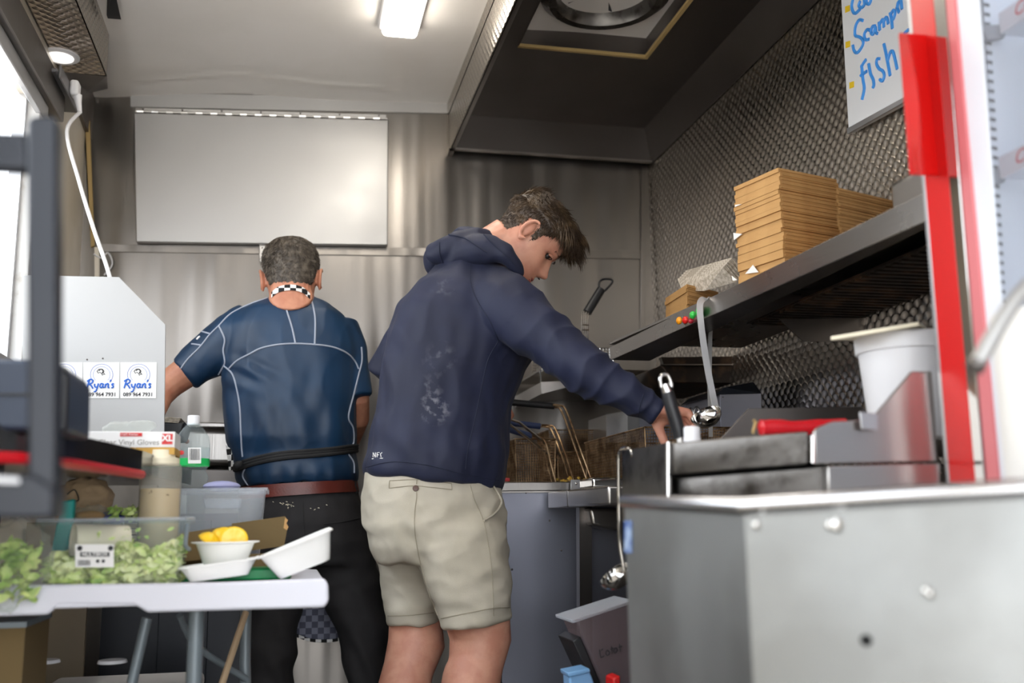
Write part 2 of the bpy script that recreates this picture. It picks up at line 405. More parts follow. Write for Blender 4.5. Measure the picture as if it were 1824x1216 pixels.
M['hair2'] = nm('greying_hair', (66, 58, 50), .55, col2=(118, 108, 96), vs=60, vlo=.45, vhi=.75)
M['eye'] = nm('eye_dark', (30, 22, 20), .5)
M['button'] = nm('button_brown', (84, 56, 44), .4)
M['check'] = checker_mat('black_white_check', (20, 20, 22), (236, 234, 232), 1 / .0165)
M['check_grey'] = checker_mat('grey_check', (74, 76, 92), (122, 124, 140), 1 / .018)
M['concrete'] = nm('ground_concrete', (176, 172, 166), .9, col2=(160, 156, 150), vs=3, bump=.3, bs=40)
M['far_wall'] = nm('far_building_render', (205, 215, 225), .8)
M['far_roof'] = nm('far_building_roof', (140, 160, 185), .8)
M['alu'] = nm('window_aluminium', (188, 188, 190), .35, .8, rvar=.1)
M['white_paint'] = nm('white_painted_frame', (225, 224, 222), .5, col2=(200, 196, 190), vs=20, vlo=.6, vhi=.75)

# ------------------------------------------------------------------ room shell
xL, xR, yF, zC = -.70, 1.345, 3.5, 2.385
yN = -.35
structure('floor', MB().box((xL - .05, yN, -.05), (xR + .05, yF + .05, 0)), M['floor'])
structure('ground', MB().box((-40, -40, -.75), (40, 40, -.7)), M['concrete'])
wall_far = structure('wall_far', MB().box((xL - .05, yF, 0), (xR + .05, yF + .04, zC)), M['steel_wall'])
structure('wall_near', MB().box((xL - .05, yN - .04, 0), (-.60, yN, zC)).box((.95, yN - .04, 0), (xR + .05, yN, zC)).box((-.60, yN - .04, 2.12), (.95, yN, zC)), M['white_ceiling'])  # unseen wall added behind the camera, its opening shaped for light and reflections
structure('wall_right', MB().box((xR, yN, 0), (xR + .04, yF, zC)), M['turned_wall'])
# ceiling sags a little and is made of two panels
cm = MB(); nx, ny = 24, 12; g = []
for j in range(ny + 1):
    for i in range(nx + 1):
        X_ = xL - .05 + (xR - xL + .1) * i / nx; Y_ = yN + (yF + .03 - yN) * j / ny
        z_ = zC - .035 * max(0, 1 - abs(X_ - xL) / .55) ** 2 - .004 * math.sin(X_ * 9) * math.sin(Y_ * 4) + .03 * (X_ - .5)
        g.append((X_, Y_, z_))
cm.add(g, [(j * (nx + 1) + i, j * (nx + 1) + i + 1, (j + 1) * (nx + 1) + i + 1, (j + 1) * (nx + 1) + i) for j in range(ny) for i in range(nx)])
cm.add([(p[0], p[1], p[2] + .05) for p in g], [(j * (nx + 1) + i, j * (nx + 1) + i + 1, (j + 1) * (nx + 1) + i + 1, (j + 1) * (nx + 1) + i)[::-1] for j in range(ny) for i in range(nx)])
ceiling = structure('ceiling', cm, M['white_ceiling'], smooth=True, fix=False)
# left wall with the serving opening
wy1 = PX(58, 400, xL).y; wz0 = PX(25, 650, xL).z; wz1 = PX(57, 160, xL).z; wy0 = .2
wl = MB().box((xL - .04, wy1, 0), (xL, yF, zC)).box((xL - .04, yN, 0), (xL, wy1, wz0)).box((xL - .04, yN, wz1), (xL, wy1, zC)).box((xL - .04, yN, wz0), (xL, wy0, wz1))
wall_left = structure('wall_left', wl, M['cream_wall'])
wf = structure('window_1', MB().box((xL - .05, wy1 - .055, wz0), (xL + .012, wy1, wz1)).box((xL - .05, wy0, wz0), (xL + .012, wy0 + .05, wz1)), M['white_paint'], bevel=.003)
MB().box((xL - .05, wy1 - .075, wz0), (xL - .02, wy1 - .057, wz1)).build('window_seal', M['alu'], wf)
MB().box((xL - .06, wy0, wz0 - .03), (xL + .02, wy1, wz0)).build('window_sill', M['alu'], wf, bevel=.003)
structure('trim_1', MB().box((xL, yN, wz1), (xL + .035, wy1 + .12, wz1 + .105)), M['steel_dark'], bevel=.004)      # header beam
structure('trim_2', MB().box((xL, yN, wz1 - .045), (xL + .018, wy1 + .01, wz1)), M['alu'], bevel=.003)
# corner strip far left
a = P(152, 180, 3.46); b_ = P(168, 440, 3.46)
structure('trim_3', MB().slab([P(150, 182, 3.44), P(158, 182, 3.44), P(168, 437, 3.44), P(162, 440, 3.44)], (0, .012, 0)), M['gasket'])
structure('trim_4', MB().slab([P(146, 182, 3.452), P(152, 182, 3.452), P(164, 400, 3.452), P(160, 410, 3.452)], (0, .01, 0)), M['hole'])
structure('trim_5', MB().slab([P(168, 440, 3.44), P(176, 440, 3.44), P(178, 660, 3.44), P(170, 660, 3.44)], (0, .012, 0)), M['cream_wall'])
# seam strips on the far wall
structure('trim_6', MB().slab([P(172, 434, 3.494), P(1142, 446, 3.494), P(1142, 461, 3.494), P(172, 448, 3.494)], (0, .006, 0)), M['steel_wall'], bevel=.001)
structure('trim_7', MB().slab([P(232, 163, 3.492), P(806, 178, 3.492), P(806, 202, 3.492), P(232, 190, 3.492)], (0, .008, 0)), M['steel_pale'], bevel=.001)
structure('trim_8', MB().slab([P(1143, 290, 3.488), P(1151, 290, 3.488), P(1148, 610, 3.488), P(1141, 610, 3.488)], (0, .012, 0)), M['steel_wall'], bevel=.001)
# rivets and screw caps
rb = MB().ell((0, 0, 0), (.0045, 0, 0), (0, .0025, 0), (0, 0, .0045), 10, 6)
rproto = rb.build('rivet', M['steel_dark'], wall_far, smooth=True)
def prl(px, py, Y): return P(px, py, Y) - wloc(wall_far)
rl = [(229, 168), (301, 173), (463, 180), (590, 183), (724, 188), (792, 189), (330, 445), (612, 451), (740, 453), (1063, 455), (1101, 456), (187, 443), (1052, 250), (1145, 330), (1145, 380), (1144, 420), (157, 165), (158, 245)]
rproto.location = prl(229, 168, 3.49)
copies(rproto, [prl(x, y, 3.49) for x, y in rl[1:]], wall_far)
cb = MB().ell((0, 0, 0), (.008, 0, 0), (0, .006, 0), (0, 0, .007), 12, 8); cproto = cb.build('screw_cap', M['white_plastic'], ceiling, smooth=True)
def crl(p): return p - wloc(ceiling)
caps = [P(217, 160, 3.47), P(317, 161, 3.47), P(481, 162, 3.47), P(677, 169, 3.47), P(793, 172, 3.47), PZ(360, 86, 2.375), PZ(680, 105, 2.385), PZ(525, 160, 2.39)]
cproto.location = crl(caps[0]); copies(cproto, [crl(p) for p in caps[1:]], ceiling)

# outside, through the opening
b = MB().box((-16, 12, -.7), (-9, 22, 2.1)).build('building', M['far_wall'], label='pale low building seen outside through the serving opening', cat='building')
MB().slab([(-16.3, 11.6, 2.1), (-8.7, 11.6, 2.1), (-8.7, 22, 2.1), (-16.3, 22, 2.1)], (0, 0, .35)).build('roof', M['far_roof'], b)
for k in range(3): MB().box((-15 + k * 2.2, 11.95, .4), (-13.8 + k * 2.2, 12.01, 1.5)).build('window', M['far_roof'], b)

# ------------------------------------------------------------------ wall hatch
h = thing('wall_hatch', P(466, 440, 3.48), 'large pale satin steel hatch panel hinged on the far wall', 'hatch')
MB().slab([P(238, 200, 3.465), P(692, 213, 3.465), P(691, 437, 3.465), P(242, 431, 3.465)], (0, .02, 0)).build('panel', M['steel_pale'], h, bevel=.004)
hg = MB().slab([P(241, 191, 3.48), P(688, 204, 3.48), P(688, 211, 3.48), P(241, 199, 3.48)], (0, .01, 0)).build('hinge', M['chrome'], h, bevel=.001)
MB().tube([P(241, 198, 3.468), P(690, 211, 3.468)], .0035, 8).build('hinge_pin', M['steel'], h, smooth=True)
for k in range(17):
    t0 = (k + .1) / 17; t1 = (k + .55) / 17
    MB().tube([P(241 + 447 * t0, 198 + 13 * t0, 3.466), P(241 + 447 * t1, 198 + 13 * t1, 3.466)], .0052, 8).build('knuckle', M['chrome'], hg, smooth=True)
for k in range(7):
    x = 255 + k * 70; MB().ball(P(x, 194 + k * 1.95, 3.478), .003, 8, 6).build('rivet', M['steel_dark'], hg, smooth=True)
l = thing('hatch_latch', P(470, 464, 3.49), 'small plated latch below the pale wall hatch', 'latch')
MB().slab([P(462, 436, 3.482), P(484, 437, 3.482), P(483, 447, 3.482), P(472, 449, 3.482), P(472, 466, 3.482), P(463, 466, 3.482)], (0, .006, 0)).build('plate', M['chrome'], l, bevel=.001)
MB().tube([P(474, 436, 3.475), P(474, 462, 3.475)], .004, 8).build('barrel', M['chrome'], l, smooth=True)
for y in (441, 452, 462): MB().ball(P(467, y, 3.48), .0028, 8, 6).build('screw', M['steel_dark'], l, smooth=True)

# ------------------------------------------------------------------ extractor hood
hx0 = P(800, 268, 3.45).x; hz = 2.189; hzc = 2.33
H = thing('extractor_hood', (.95, 2.5, hz), 'dark steel extractor hood hanging over the fryers', 'extractor hood')
hy0 = .9
MB().box((hx0, hy0, hz), (hx0 + .004, yF, zC + .02)).build('side_panel', M['turned_side'], H)
MB().box((hx0 + .004, hy0, hz), (hx0 + .02, yF, hz + .006)).build('lip', M['steel'], H)
MB().box((hx0 + .004, hy0, hz), (hx0 + .007, yF, hzc)).build('inner_panel', M['steel_dark'], H)
MB().box((hx0, 3.445, hz), (xR - .002, 3.452, hzc)).build('end_panel', M['steel_dark'], H)
MB().slab([(hx0, 3.425, hz), (xR - .01, 3.425, hz), (xR - .01, 3.45, hz), (hx0, 3.45, hz)], (0, 0, .004)).build('lip', M['steel'], H)
MB().slab([(xR - .006, hy0, hz), (xR - .006, 3.45, hz), (xR - .03, 3.45, hzc), (xR - .03, hy0, hzc)], (.003, 0, 0)).build('wall_panel', M['steel_dark'], H)
# hood ceiling with a rectangular opening for the fan
f0 = PZ(922, 84, hzc); f1 = PZ(1155, 95, hzc); f2 = PZ(1219, 10, hzc)
ox0, ox1 = f0.x, f1.x + .01; oy1 = f0.y; oy0 = oy1 - .62
MB().box((hx0, oy1, hzc), (xR, 3.46, hzc + .008)).box((hx0, hy0, hzc), (xR, oy0, hzc + .008)).box((hx0, oy0, hzc), (ox0, oy1, hzc + .008)).box((ox1, oy0, hzc), (xR, oy1, hzc + .008)).build('top_panel', M['steel_dark'], H)
MB().box((ox0, oy1 - .002, hzc), (ox1, oy1 + .002, hzc + .1)).box((ox0 - .002, oy0, hzc), (ox0 + .002, oy1, hzc + .1)).box((ox1 - .002, oy0, hzc), (ox1 + .002, oy1, hzc + .1)).box((ox0, oy0, hzc + .1), (ox1, oy1, hzc + .104)).build('fan_housing', M['steel_dark'], H)
MB().box((ox0, oy1 - .012, hzc - .002), (ox1, oy1, hzc + .008)).build('gasket', M['gasket'], H)
MB().box((ox1 - .012, oy0, hzc - .002), (ox1, oy1 - .012, hzc + .008)).build('gasket', M['gasket'], H)
fc = V(((ox0 + ox1) / 2 - .01, oy1 - .27, hzc + .03))
fan = MB().lathe([(.20, .06), (.195, .02), (.17, .0), (.15, .003), (.14, .02), (.135, .065)], fc, n=40, caps=False).build('fan_ring', M['steel_grimy'], H, smooth=True)
MB().lathe([(.14, .055), (.05, .06), (.002, .06)], fc, n=30).build('fan_duct', M['hole'], H)
for k in range(5):
    a = 2 * math.pi * k / 5; d = V((math.cos(a), math.sin(a), 0)); e = V((-d.y, d.x, .5))
    MB().slab([fc + d * .03 + V((0, 0, .045)), fc + d * .125 + V((0, 0, .045)) - e * .02, fc + d * .125 + V((0, 0, .045)) + e * .03], (0, 0, .003)).build('fan_blade', M['black_metal'], fan)
bp = MB().lathe([(.006, 0), (.006, -.006), (.003, -.006), (.003, -.013), (.001, -.014)], (0, 0, 0), n=8).build('bolt', M['steel'], H, smooth=True)
bl = [PZ(905, 95, hzc), PZ(1158, 112, hzc), PZ(1178, 118, hzc), PZ(1238, 5, hzc), P(914, 184, 3.44), P(987, 190, 3.44), P(1058, 195, 3.44), P(1127, 201, 3.44), P(1160, 204, 3.44), P(1160, 248, 3.44), P(1160, 283, 3.44), PZ(1148, 78, hzc), PZ(1030, 72, hzc)]
bp.location = bl[0] - wloc(H); copies(bp, [p - wloc(H) for p in bl[1:]], H)

# ------------------------------------------------------------------ ceiling light, ceiling cabinet, downlight
p0 = PZ(710, 55, 2.36)
cl = thing('ceiling_light', (p0.x, 2.4, 2.33), 'white batten light glowing on the white ceiling', 'light')
zz = 2.325
MB().box((p0.x - .065, 1.75, zz + .03), (p0.x + .065, p0.y, 2.39)).build('housing', M['white_plastic'], cl, bevel=.01, segs=3)
MB().box((p0.x - .055, 1.77, zz), (p0.x + .055, p0.y - .015, zz + .032)).build('diffuser', M['lamp'], cl, bevel=.02, segs=4)
cz = 2.2; e0 = PZ(190, 135, cz); e1 = PZ(82, 118, cz)
cbx = thing('ceiling_cabinet', ((e0.x + e1.x) / 2, 1.5, cz), 'patterned steel casing running along the ceiling above the serving opening', 'casing')
cyE = e0.y
MB().box((xL + .005, yN, cz), (e0.x, cyE, cz + .003)).build('underside', M['turned_under'], cbx)
MB().box((e0.x - .003, yN, cz), (e0.x, cyE, 2.35)).build('side_panel', M['turned_side'], cbx)
MB().box((xL + .005, cyE - .003, cz), (e0.x, cyE, 2.35)).build('end_panel', M['steel_dark'], cbx)
structure('trim_9', MB().slab([(xL, cyE, 2.33), (xL, yF, 2.33), (xL, yF, 2.16), (xL, cyE, 2.2)], (.012, 0, 0)).slab([P(112, 128, 3.06), P(190, 136, 3.06), P(192, 158, 3.42), P(150, 168, 3.45)], (0, 0, .008)), M['steel_dark'])
dpt = PZ(108, 99, cz)
dl = thing('downlight', (dpt.x, dpt.y, cz), 'round white downlight set under the patterned casing', 'light')
MB().lathe([(.052, .001), (.052, -.004), (.046, -.008), (.038, -.006)], (dpt.x, dpt.y, cz), n=40).build('bezel', M['white_plastic'], dl, smooth=True)
MB().lathe([(.037, -.004), (.036, -.0085), (.02, -.0095), (.001, -.0095)], (dpt.x, dpt.y, cz), n=32).build('lens', M['downlight'], dl, smooth=True)
br = P(206, 12, 2.9)
MB().slab([P(192, -30, 2.75), P(203, -20, 2.75), P(214, 29, 2.9), P(190, 27, 2.9)], (.0, .02, .0)).build('shelf_bracket', M['black_metal'], label='dark steel bracket fin at the top of the patterned casing', cat='bracket')

# socket, plug, cable
sx = xL + .004
s0 = PX(70, 125, sx); s1 = PX(112, 188, sx)
so = thing('power_socket', (sx, (s0.y + s1.y) / 2, s1.z), 'dark grey surface socket on the left wall under the patterned casing', 'socket')
MB().box((xL, s0.y, s1.z - .01), (xL + .05, s1.y, s0.z)).build('box', M['socket'], so, bevel=.012, segs=3)
MB().box((xL + .05, s0.y + .012, s1.z + .006), (xL + .056, s1.y - .01, s0.z - .012)).build('faceplate', M['socket'], so, bevel=.004)
pl = thing('power_plug', P(104, 178, 2.86), 'white plug in the grey socket with its white cable hanging behind the side panel', 'plug')
pc = V((xL + .075, (s0.y + s1.y) / 2 + .0, (s0.z + s1.z) / 2))
MB().box((xL + .056, pc.y - .022, pc.z - .02), (xL + .08, pc.y + .022, pc.z + .026)).build('plug_body', M['white_plastic'], pl, bevel=.008, segs=3)
MB().tube([pc + V((0, 0, -.015)), pc + V((.004, 0, -.04)), pc + V((.01, 0, -.07))], [.013, .009, .006], 12).build('strain_relief', M['white_plastic'], pl, smooth=True)
MB().tube(smoothpath([pc + V((.01, 0, -.065)), P(119, 235, 2.86), P(140, 320, 2.83), P(166, 405, 2.79), P(196, 495, 2.75), P(215, 600, 2.7)]), .0055, 8).build('cable', M['white_plastic'], pl, smooth=True)
# cable clip scrap on the wall
MB().tube(smoothpath([P(167, 452, 3.43), P(180, 459, 3.45), P(192, 450, 3.48), P(200, 470, 3.49), P(186, 490, 3.49)]), .003, 6).build('loose_wire', M['white_plastic'], label='short loose white wire in the far left corner', cat='wire', smooth=True)

M['board'] = nm('pale_satin_board', (176, 176, 176), .4, .1)
# ------------------------------------------------------------------ white side panel with stickers
by = 2.5
sp_ = thing('counter_screen', P(200, 790, by), 'white upright side panel with cut corner carrying printed stickers', 'panel')
MB().slab([P(40, 490, by), P(212, 493, by), P(295, 578, by), P(292, 836, by), P(40, 836, by)], (0, .006, 0)).build('board', M['board'], sp_, bevel=.001)
sp_['label'] = 'pale upright side panel with cut corner carrying printed stickers'
for x, y in ((155, 640), (183, 638)): MB().ball(P(x, y, by - .001), .002, 8, 6).build('rivet', M['steel_dark'], sp_, smooth=True)
rt = (P(300, 700, by) - P(200, 700, by)).normalized(); up = V((0, 0, 1))
pxm = (P(300, 700, by) - P(200, 700, by)).length / 100     # metres per pixel on the panel
for k in range(3):
    cx = 247 - 66 * k
    st = MB().slab([P(cx - 33 + .4, 645, by - .0015), P(cx + 32, 645, by - .0015), P(cx + 31, 709, by - .0015), P(cx - 33 + .4, 709, by - .0015)], (0, .001, 0)).build('sticker', M['boxwhite'], sp_)
    em = MB()
    for rr, rd in ((20, .0007), (15, .0005)):
        em.tube([P(cx + rr * math.cos(a_), 667 + rr * .95 * math.sin(a_), by - .0018) for a_ in np.linspace(.35 + 2.0, 2 * math.pi + .8, 40)], rd, 5)
    for j in range(22):
        a_ = 2.5 + j * .23
        em.ball(P(cx + 17.4 * math.cos(a_), 667 + 16.6 * math.sin(a_), by - .0016), .0006, 5, 4)
    em.build('emblem', M['ink_pale'], st)
    fm = MB()   # little fish outline in the ring
    fish = [(-9, -4), (-5, -9), (3, -9), (7, -4), (5, -1), (9, 4), (5, 3), (3, 6), (1, 1), (-3, -2), (-6, 1)]
    fm.tube([P(cx - 1 + x_ * .8, 664 + y_ * .75, by - .0018) for x_, y_ in fish + fish[:1]], .0008, 5)
    fm.tube([P(cx - 5 + x_, 660 + y_, by - .0018) for x_, y_ in ((0, 0), (4, -3), (8, 0), (6, 5))], .0012, 5)
    fm.build('fish_mark', M['ink'], st)
    def hand(strokes, sc, ox, oy, r, mat):
        mb = MB()
        for s_ in strokes:
            q = densify(s_, 4); mb.tube([P(ox + x_ * sc, oy - y_ * sc, by - .0022) for x_, y_ in q], r, 6)
        return mb
    # brush script "Ryan's" (unit height 10)
    RY = [[(3, 10), (1.5, 5), (0, 0)], [(0, 8), (4, 10.5), (7, 9), (5.5, 6), (2.5, 5), (5, 3), (7, -.5)],
          [(9, 5), (9.5, 1.5), (12, 1.5), (13.5, 5.5)], [(13.5, 5.5), (12, 0), (10, -4), (8, -4)],
          [(19, 5), (16.5, 5.2), (15.3, 2), (17, .5), (19, 3)], [(19.3, 5.5), (18.8, 1.5), (20.5, .8)],
          [(22, 5.2), (21.5, .3)], [(21.7, 3), (24, 5.3), (25.3, 4.5), (25, 1), (26.5, .6)],
          [(28.5, 10), (27.6, 7.6)], [(32, 4.6), (30.5, 5.3), (29.6, 4), (31, 2.8), (31, 1), (29, .4)]]
    hand(RY, 1.5, cx - 26, 691, .0019, None).build('lettering', M['ink_blue'], st, smooth=True)
    text('089 964 7931', .0122, P(cx - 1, 702.5, by - .002), rt, up, M['ink'], st, off=.0002)

# ------------------------------------------------------------------ black curved counter ledge with red edge
cz0, cz1 = .945, .985
fe = [PZ(-60, 805, cz0), PZ(-20, 808, cz0), PZ(60, 812, cz0), PZ(120, 820, cz0), PZ(190, 831, cz0), PZ(252, 841, cz0)]
fe = smoothpath(fe, 5)
far = [V((fe[-1].x + .03, 2.62, cz0)), V((xL + .02, 2.62, cz0)), V((xL + .02, fe[0].y, cz0))]
cl_ = thing('counter_ledge', (xL + .3, 2.1, cz0), 'black glossy counter ledge with a curved front and a red edge strip', 'counter')
M['black_gloss'] = nm('black_gloss_laminate', (20, 20, 22), .12, bump=.1, bs=200)
MB().slab(fe + far, (0, 0, cz1 - cz0)).build('worktop', M['black_gloss'], cl_)
MB().tube([p + V((0, -.002, -.004)) for p in fe], .0085, 8).build('edge_strip', M['red_plastic'], cl_, smooth=True)
MB().box((xL + .02, 2.45, cz0 - .12), (xL + .04, 2.6, cz0)).build('support', M['black_metal'], cl_)

# foreground black stand
st_ = thing('display_bracket', P(75, 920, 1.0), 'out of focus black metal stand at the left edge', 'stand')
MB().slab([P(46, 212, 1.), P(60, 204, 1.), P(92, 204, 1.), P(103, 212, 1.), P(100, 900, 1.), P(48, 900, 1.)], (0, .03, 0)).build('upright', M['black_metal'], st_, bevel=.004)
MB().slab([P(-300, 222, 1.005), P(48, 236, 1.005), P(48, 302, 1.005), P(-300, 284, 1.005)], (0, .02, 0)).build('top_arm', M['black_metal'], st_, bevel=.003)
MB().slab([P(-640, 800, .99), P(60, 845, .99), P(98, 870, .99), P(96, 924, .99), P(-640, 920, .99)], (0, .05, 0)).build('lower_bracket', M['black_metal'], st_, bevel=.004)
MB().slab([P(-40, 845, .985), P(35, 850, .985), P(35, 862, .985), P(-40, 860, .985)], (0, .004, 0)).build('trim_strip', M['alu'], st_, bevel=.001)
nb = thing('receipt_printer', PZ(60, 800, cz1), 'dark navy plastic box unit on the black ledge behind the stand', 'machine')
MB().slab([P(-60, 638, 1.45), P(70, 640, 1.45), P(112, 650, 1.45), P(122, 668, 1.45), P(120, 767, 1.45), P(-60, 764, 1.45)], (0, .16, 0)).build('case', M['navy_box'], nb, bevel=.006)
MB().slab([P(96, 652, 1.445), P(114, 655, 1.445), P(122, 672, 1.445), P(119, 767, 1.445), P(98, 767, 1.445)], (0, .012, 0)).build('side_cheek', M['black'], nb, bevel=.003)
MB().slab([P(-60, 700, 1.447), P(60, 700, 1.447), P(60, 704, 1.447), P(-60, 704, 1.447)], (0, .01, 0)).build('paper_slot', M['black'], nb)

# glove box
gy = 2.08; gz = cz1
gb = thing('glove_box', P(225, 812, gy), 'white and gold vinyl glove box on the black ledge', 'box')
g0 = P(148, 768, gy); g1 = P(312, 768, gy); zb = cz1 + .001; gh = g0.z - zb - .031
MB().box((g0.x, gy, zb + gh), (g1.x, gy + .11, g0.z)).build('upper_case', M['boxwhite'], gb, bevel=.001)
MB().box((g0.x, gy - .0003, zb), (g1.x + .0003, gy + .1103, zb + gh)).build('gold_band', M['gold'], gb)
W_ = (g1 - g0).length; ux = V((1, 0, 0)); fy = gy - .0012
text('Clear Vinyl Gloves', .0150, (g0.x + W_ * .50, fy, g0.z - .0215), ux, up, M['grey_ink'], gb)
MB().box((g0.x + W_ * .40, fy, g0.z - .0095), (g0.x + W_ * .64, fy + .0008, g0.z - .0025)).build('red_label', M['red'], gb)
text("Chef's Kitchen", .0055, (g0.x + W_ * .5, fy - .001, g0.z - .006), ux, up, M['boxwhite'], gb)
MB().box((g1.x - .024, fy, g0.z - .025), (g1.x - .004, fy + .0008, g0.z - .004)).build('size_label', M['red'], gb)
text('XL', .017, (g1.x - .014, fy - .001, g0.z - .0135), ux, up, M['boxwhite'], gb, off=.0006)
text('100', .0175, (g0.x + W_ * .44, fy, zb + .0135), ux, up, M['boxwhite'], gb, off=.0005)
text('Disposable', .0085, (g0.x + W_ * .50, fy, zb + .016), ux, up, M['boxwhite'], gb, align='LEFT')
text('Powder', .008, (g1.x - .015, fy, zb + .017), ux, up, M['boxwhite'], gb)
gp = MB()
for k in range(5):
    c = P(205 + k * 14 + random.uniform(-4, 4), 763 - random.uniform(0, 5), gy + .07)
    gp.ell(c, (.022, 0, .004), (0, .02, .003), (0, .003, .012), 10, 6)
co, F_, nr = organic(gp, .003, 2, disp=wrinkles(.004, 60))
skin_obj('glove_tuft', co, F_, M['film'], gb)
# second white box behind, mostly hidden
MB().box((g0.x - .035, gy + .03, zb), (g0.x - .003, gy + .14, g0.z + .002)).build('paper_box', M['boxwhite'], label='small white box left of the glove box on the ledge', cat='box', bevel=.001)

# ------------------------------------------------------------------ folding table
tz = .742; ty0 = 1.86; ty1 = 2.42
tx1 = P(585, 1035, ty0).x; tx0 = xL + .03
tb = thing('folding_table', ((tx0 + tx1) / 2, 2.15, 0), 'white moulded folding table with grey legs', 'table')
pf = [P(-70, 1042, ty0), P(200, 1040, ty0), P(400, 1037, ty0), P(578, 1030, ty0), P(585, 1040, ty0), P(586, 1070, ty0), P(578, 1082, ty0), P(262, 1091, ty0), P(248, 1082, ty0), P(238, 1077, ty0), P(105, 1077, ty0), P(95, 1085, ty0), P(85, 1095, ty0), P(-70, 1100, ty0)]
MB().slab(pf, (0, .02, 0)).build('apron_lip', M['table'], tb, bevel=.005, segs=3)
MB().slab([(tx0, ty0 + .002, tz), (tx1 - .02, ty0 + .002, tz), (tx1 - .003, ty0 + .02, tz), (tx1 - .003, ty1 - .02, tz), (tx1 - .02, ty1, tz), (tx0, ty1, tz)], (0, 0, -.03)).build('tabletop', M['table'], tb, bevel=.004, segs=3)
MB().box((tx1 - .022, ty0 + .03, tz - .042), (tx1 - .002, ty1 - .02, tz - .01)).build('apron_lip', M['table'], tb, bevel=.005)
def leg(pts, r, nmn='leg'): return MB().tube(smoothpath(pts, 4), r, 12).build(nmn, M['grey_metal'], tb, smooth=True)
la = P(350, 1095, 1.98); leg([V((la.x, 1.98, tz - .03)), V((la.x, 1.98, .3)), V((la.x, 1.98, 0))], .0145)
lb = P(437, 1100, 2.32); leg([V((lb.x, 2.34, tz - .03)), V((lb.x + .004, 2.34, .5)), V((lb.x + .03, 2.33, .42)), V((lb.x + .1, 2.32, .3)), V((lb.x + .1, 2.32, 0))], .0125)
leg([V((tx0 + .05, 1.96, tz - .03)), V((tx0 + .05, 1.96, 0))], .0145); leg([V((tx0 + .05, 2.34, tz - .03)), V((tx0 + .05, 2.34, 0))], .0145)
leg([P(262, 1100, 2.1), P(235, 1216, 2.1)], .010, 'brace'); leg([P(320, 1095, 2.2), P(350, 1150, 2.25), P(440, 1210, 2.32)], .007, 'brace')
leg([V((la.x, 1.98, .2)), V((la.x + .04, 2.34, .2))], .008, 'brace')
MB().tube([P(438, 1090, 2.25), P(388, 1240, 2.15), P(360, 1330, 2.1)], .007, 8).build('broom_handle', M['kraft_bag'], label='brown stick leaning under the white table', cat='stick', smooth=True)
# crates and dark cupboard under the table
cr = thing('storage_crate', P(160, 1216, 2.45), 'grey lidded crate on the floor under the white table', 'crate')
c0 = P(40, 1195, 2.2); c1 = P(320, 1195, 2.2)
MB().box((c0.x, 2.2, 0), (c1.x, 2.6, .46)).build('tub', M['grey_metal'], cr, bevel=.02)
MB().box((c0.x - .02, 2.18, .46), (c1.x + .02, 2.62, .5)).build('lid', M['white_plastic'], cr, bevel=.015, segs=3)
for q in (80, 200): MB().lathe([(.03, 0), (.028, .006), (.01, .008)], P(q, 1180, 2.3), n=20).build('lid_boss', M['white_plastic'], cr, smooth=True)
b2 = thing('brown_box', P(20, 1180, 2.0), 'dim brown cardboard box at the bottom left under the table', 'box')
q0 = P(-60, 1120, 1.98); q1 = P(45, 1120, 1.98)
MB().box((q0.x, 1.98, .35), (q1.x, 2.17, q0.z - .0)).build('case', M['card_dark'], b2); MB().box((q0.x, 1.97, q0.z), (q1.x + .004, 2.17, q0.z + .01)).build('lid', M['grey_metal'], b2)
MB().box((q0.x, 1.98, 0), (q1.x, 2.17, .35)).build('case', M['card_dark'], b2)
M['dull_beige'] = nm('dull_beige_panel', (128, 116, 98), .6)
structure('trim_10', MB().box((xL + .01, 2.98, 0), (P(150, 1150, 2.98).x, 3.0, .86)), M['dull_beige'])
bcu = thing('base_cupboard', (-.35, 3.2, 0), 'dark base cupboard in the shadow under the table', 'cupboard')  # dark cabinet, its panels made black to give the under-table darkness
xa = P(150, 1150, 2.98).x + .004
MB().box((xa, 3.2, 0), (-.02, 3.23, .88)).build('front', M['black_metal'], bcu); MB().box((xa, 3.23, 0), (xa + .02, 3.4, .88)).build('end_panel', M['black_metal'], bcu)
MB().box((xa + .16, 3.19, .02), (xa + .30, 3.2, .86)).build('door', M['black_metal'], bcu, bevel=.002)

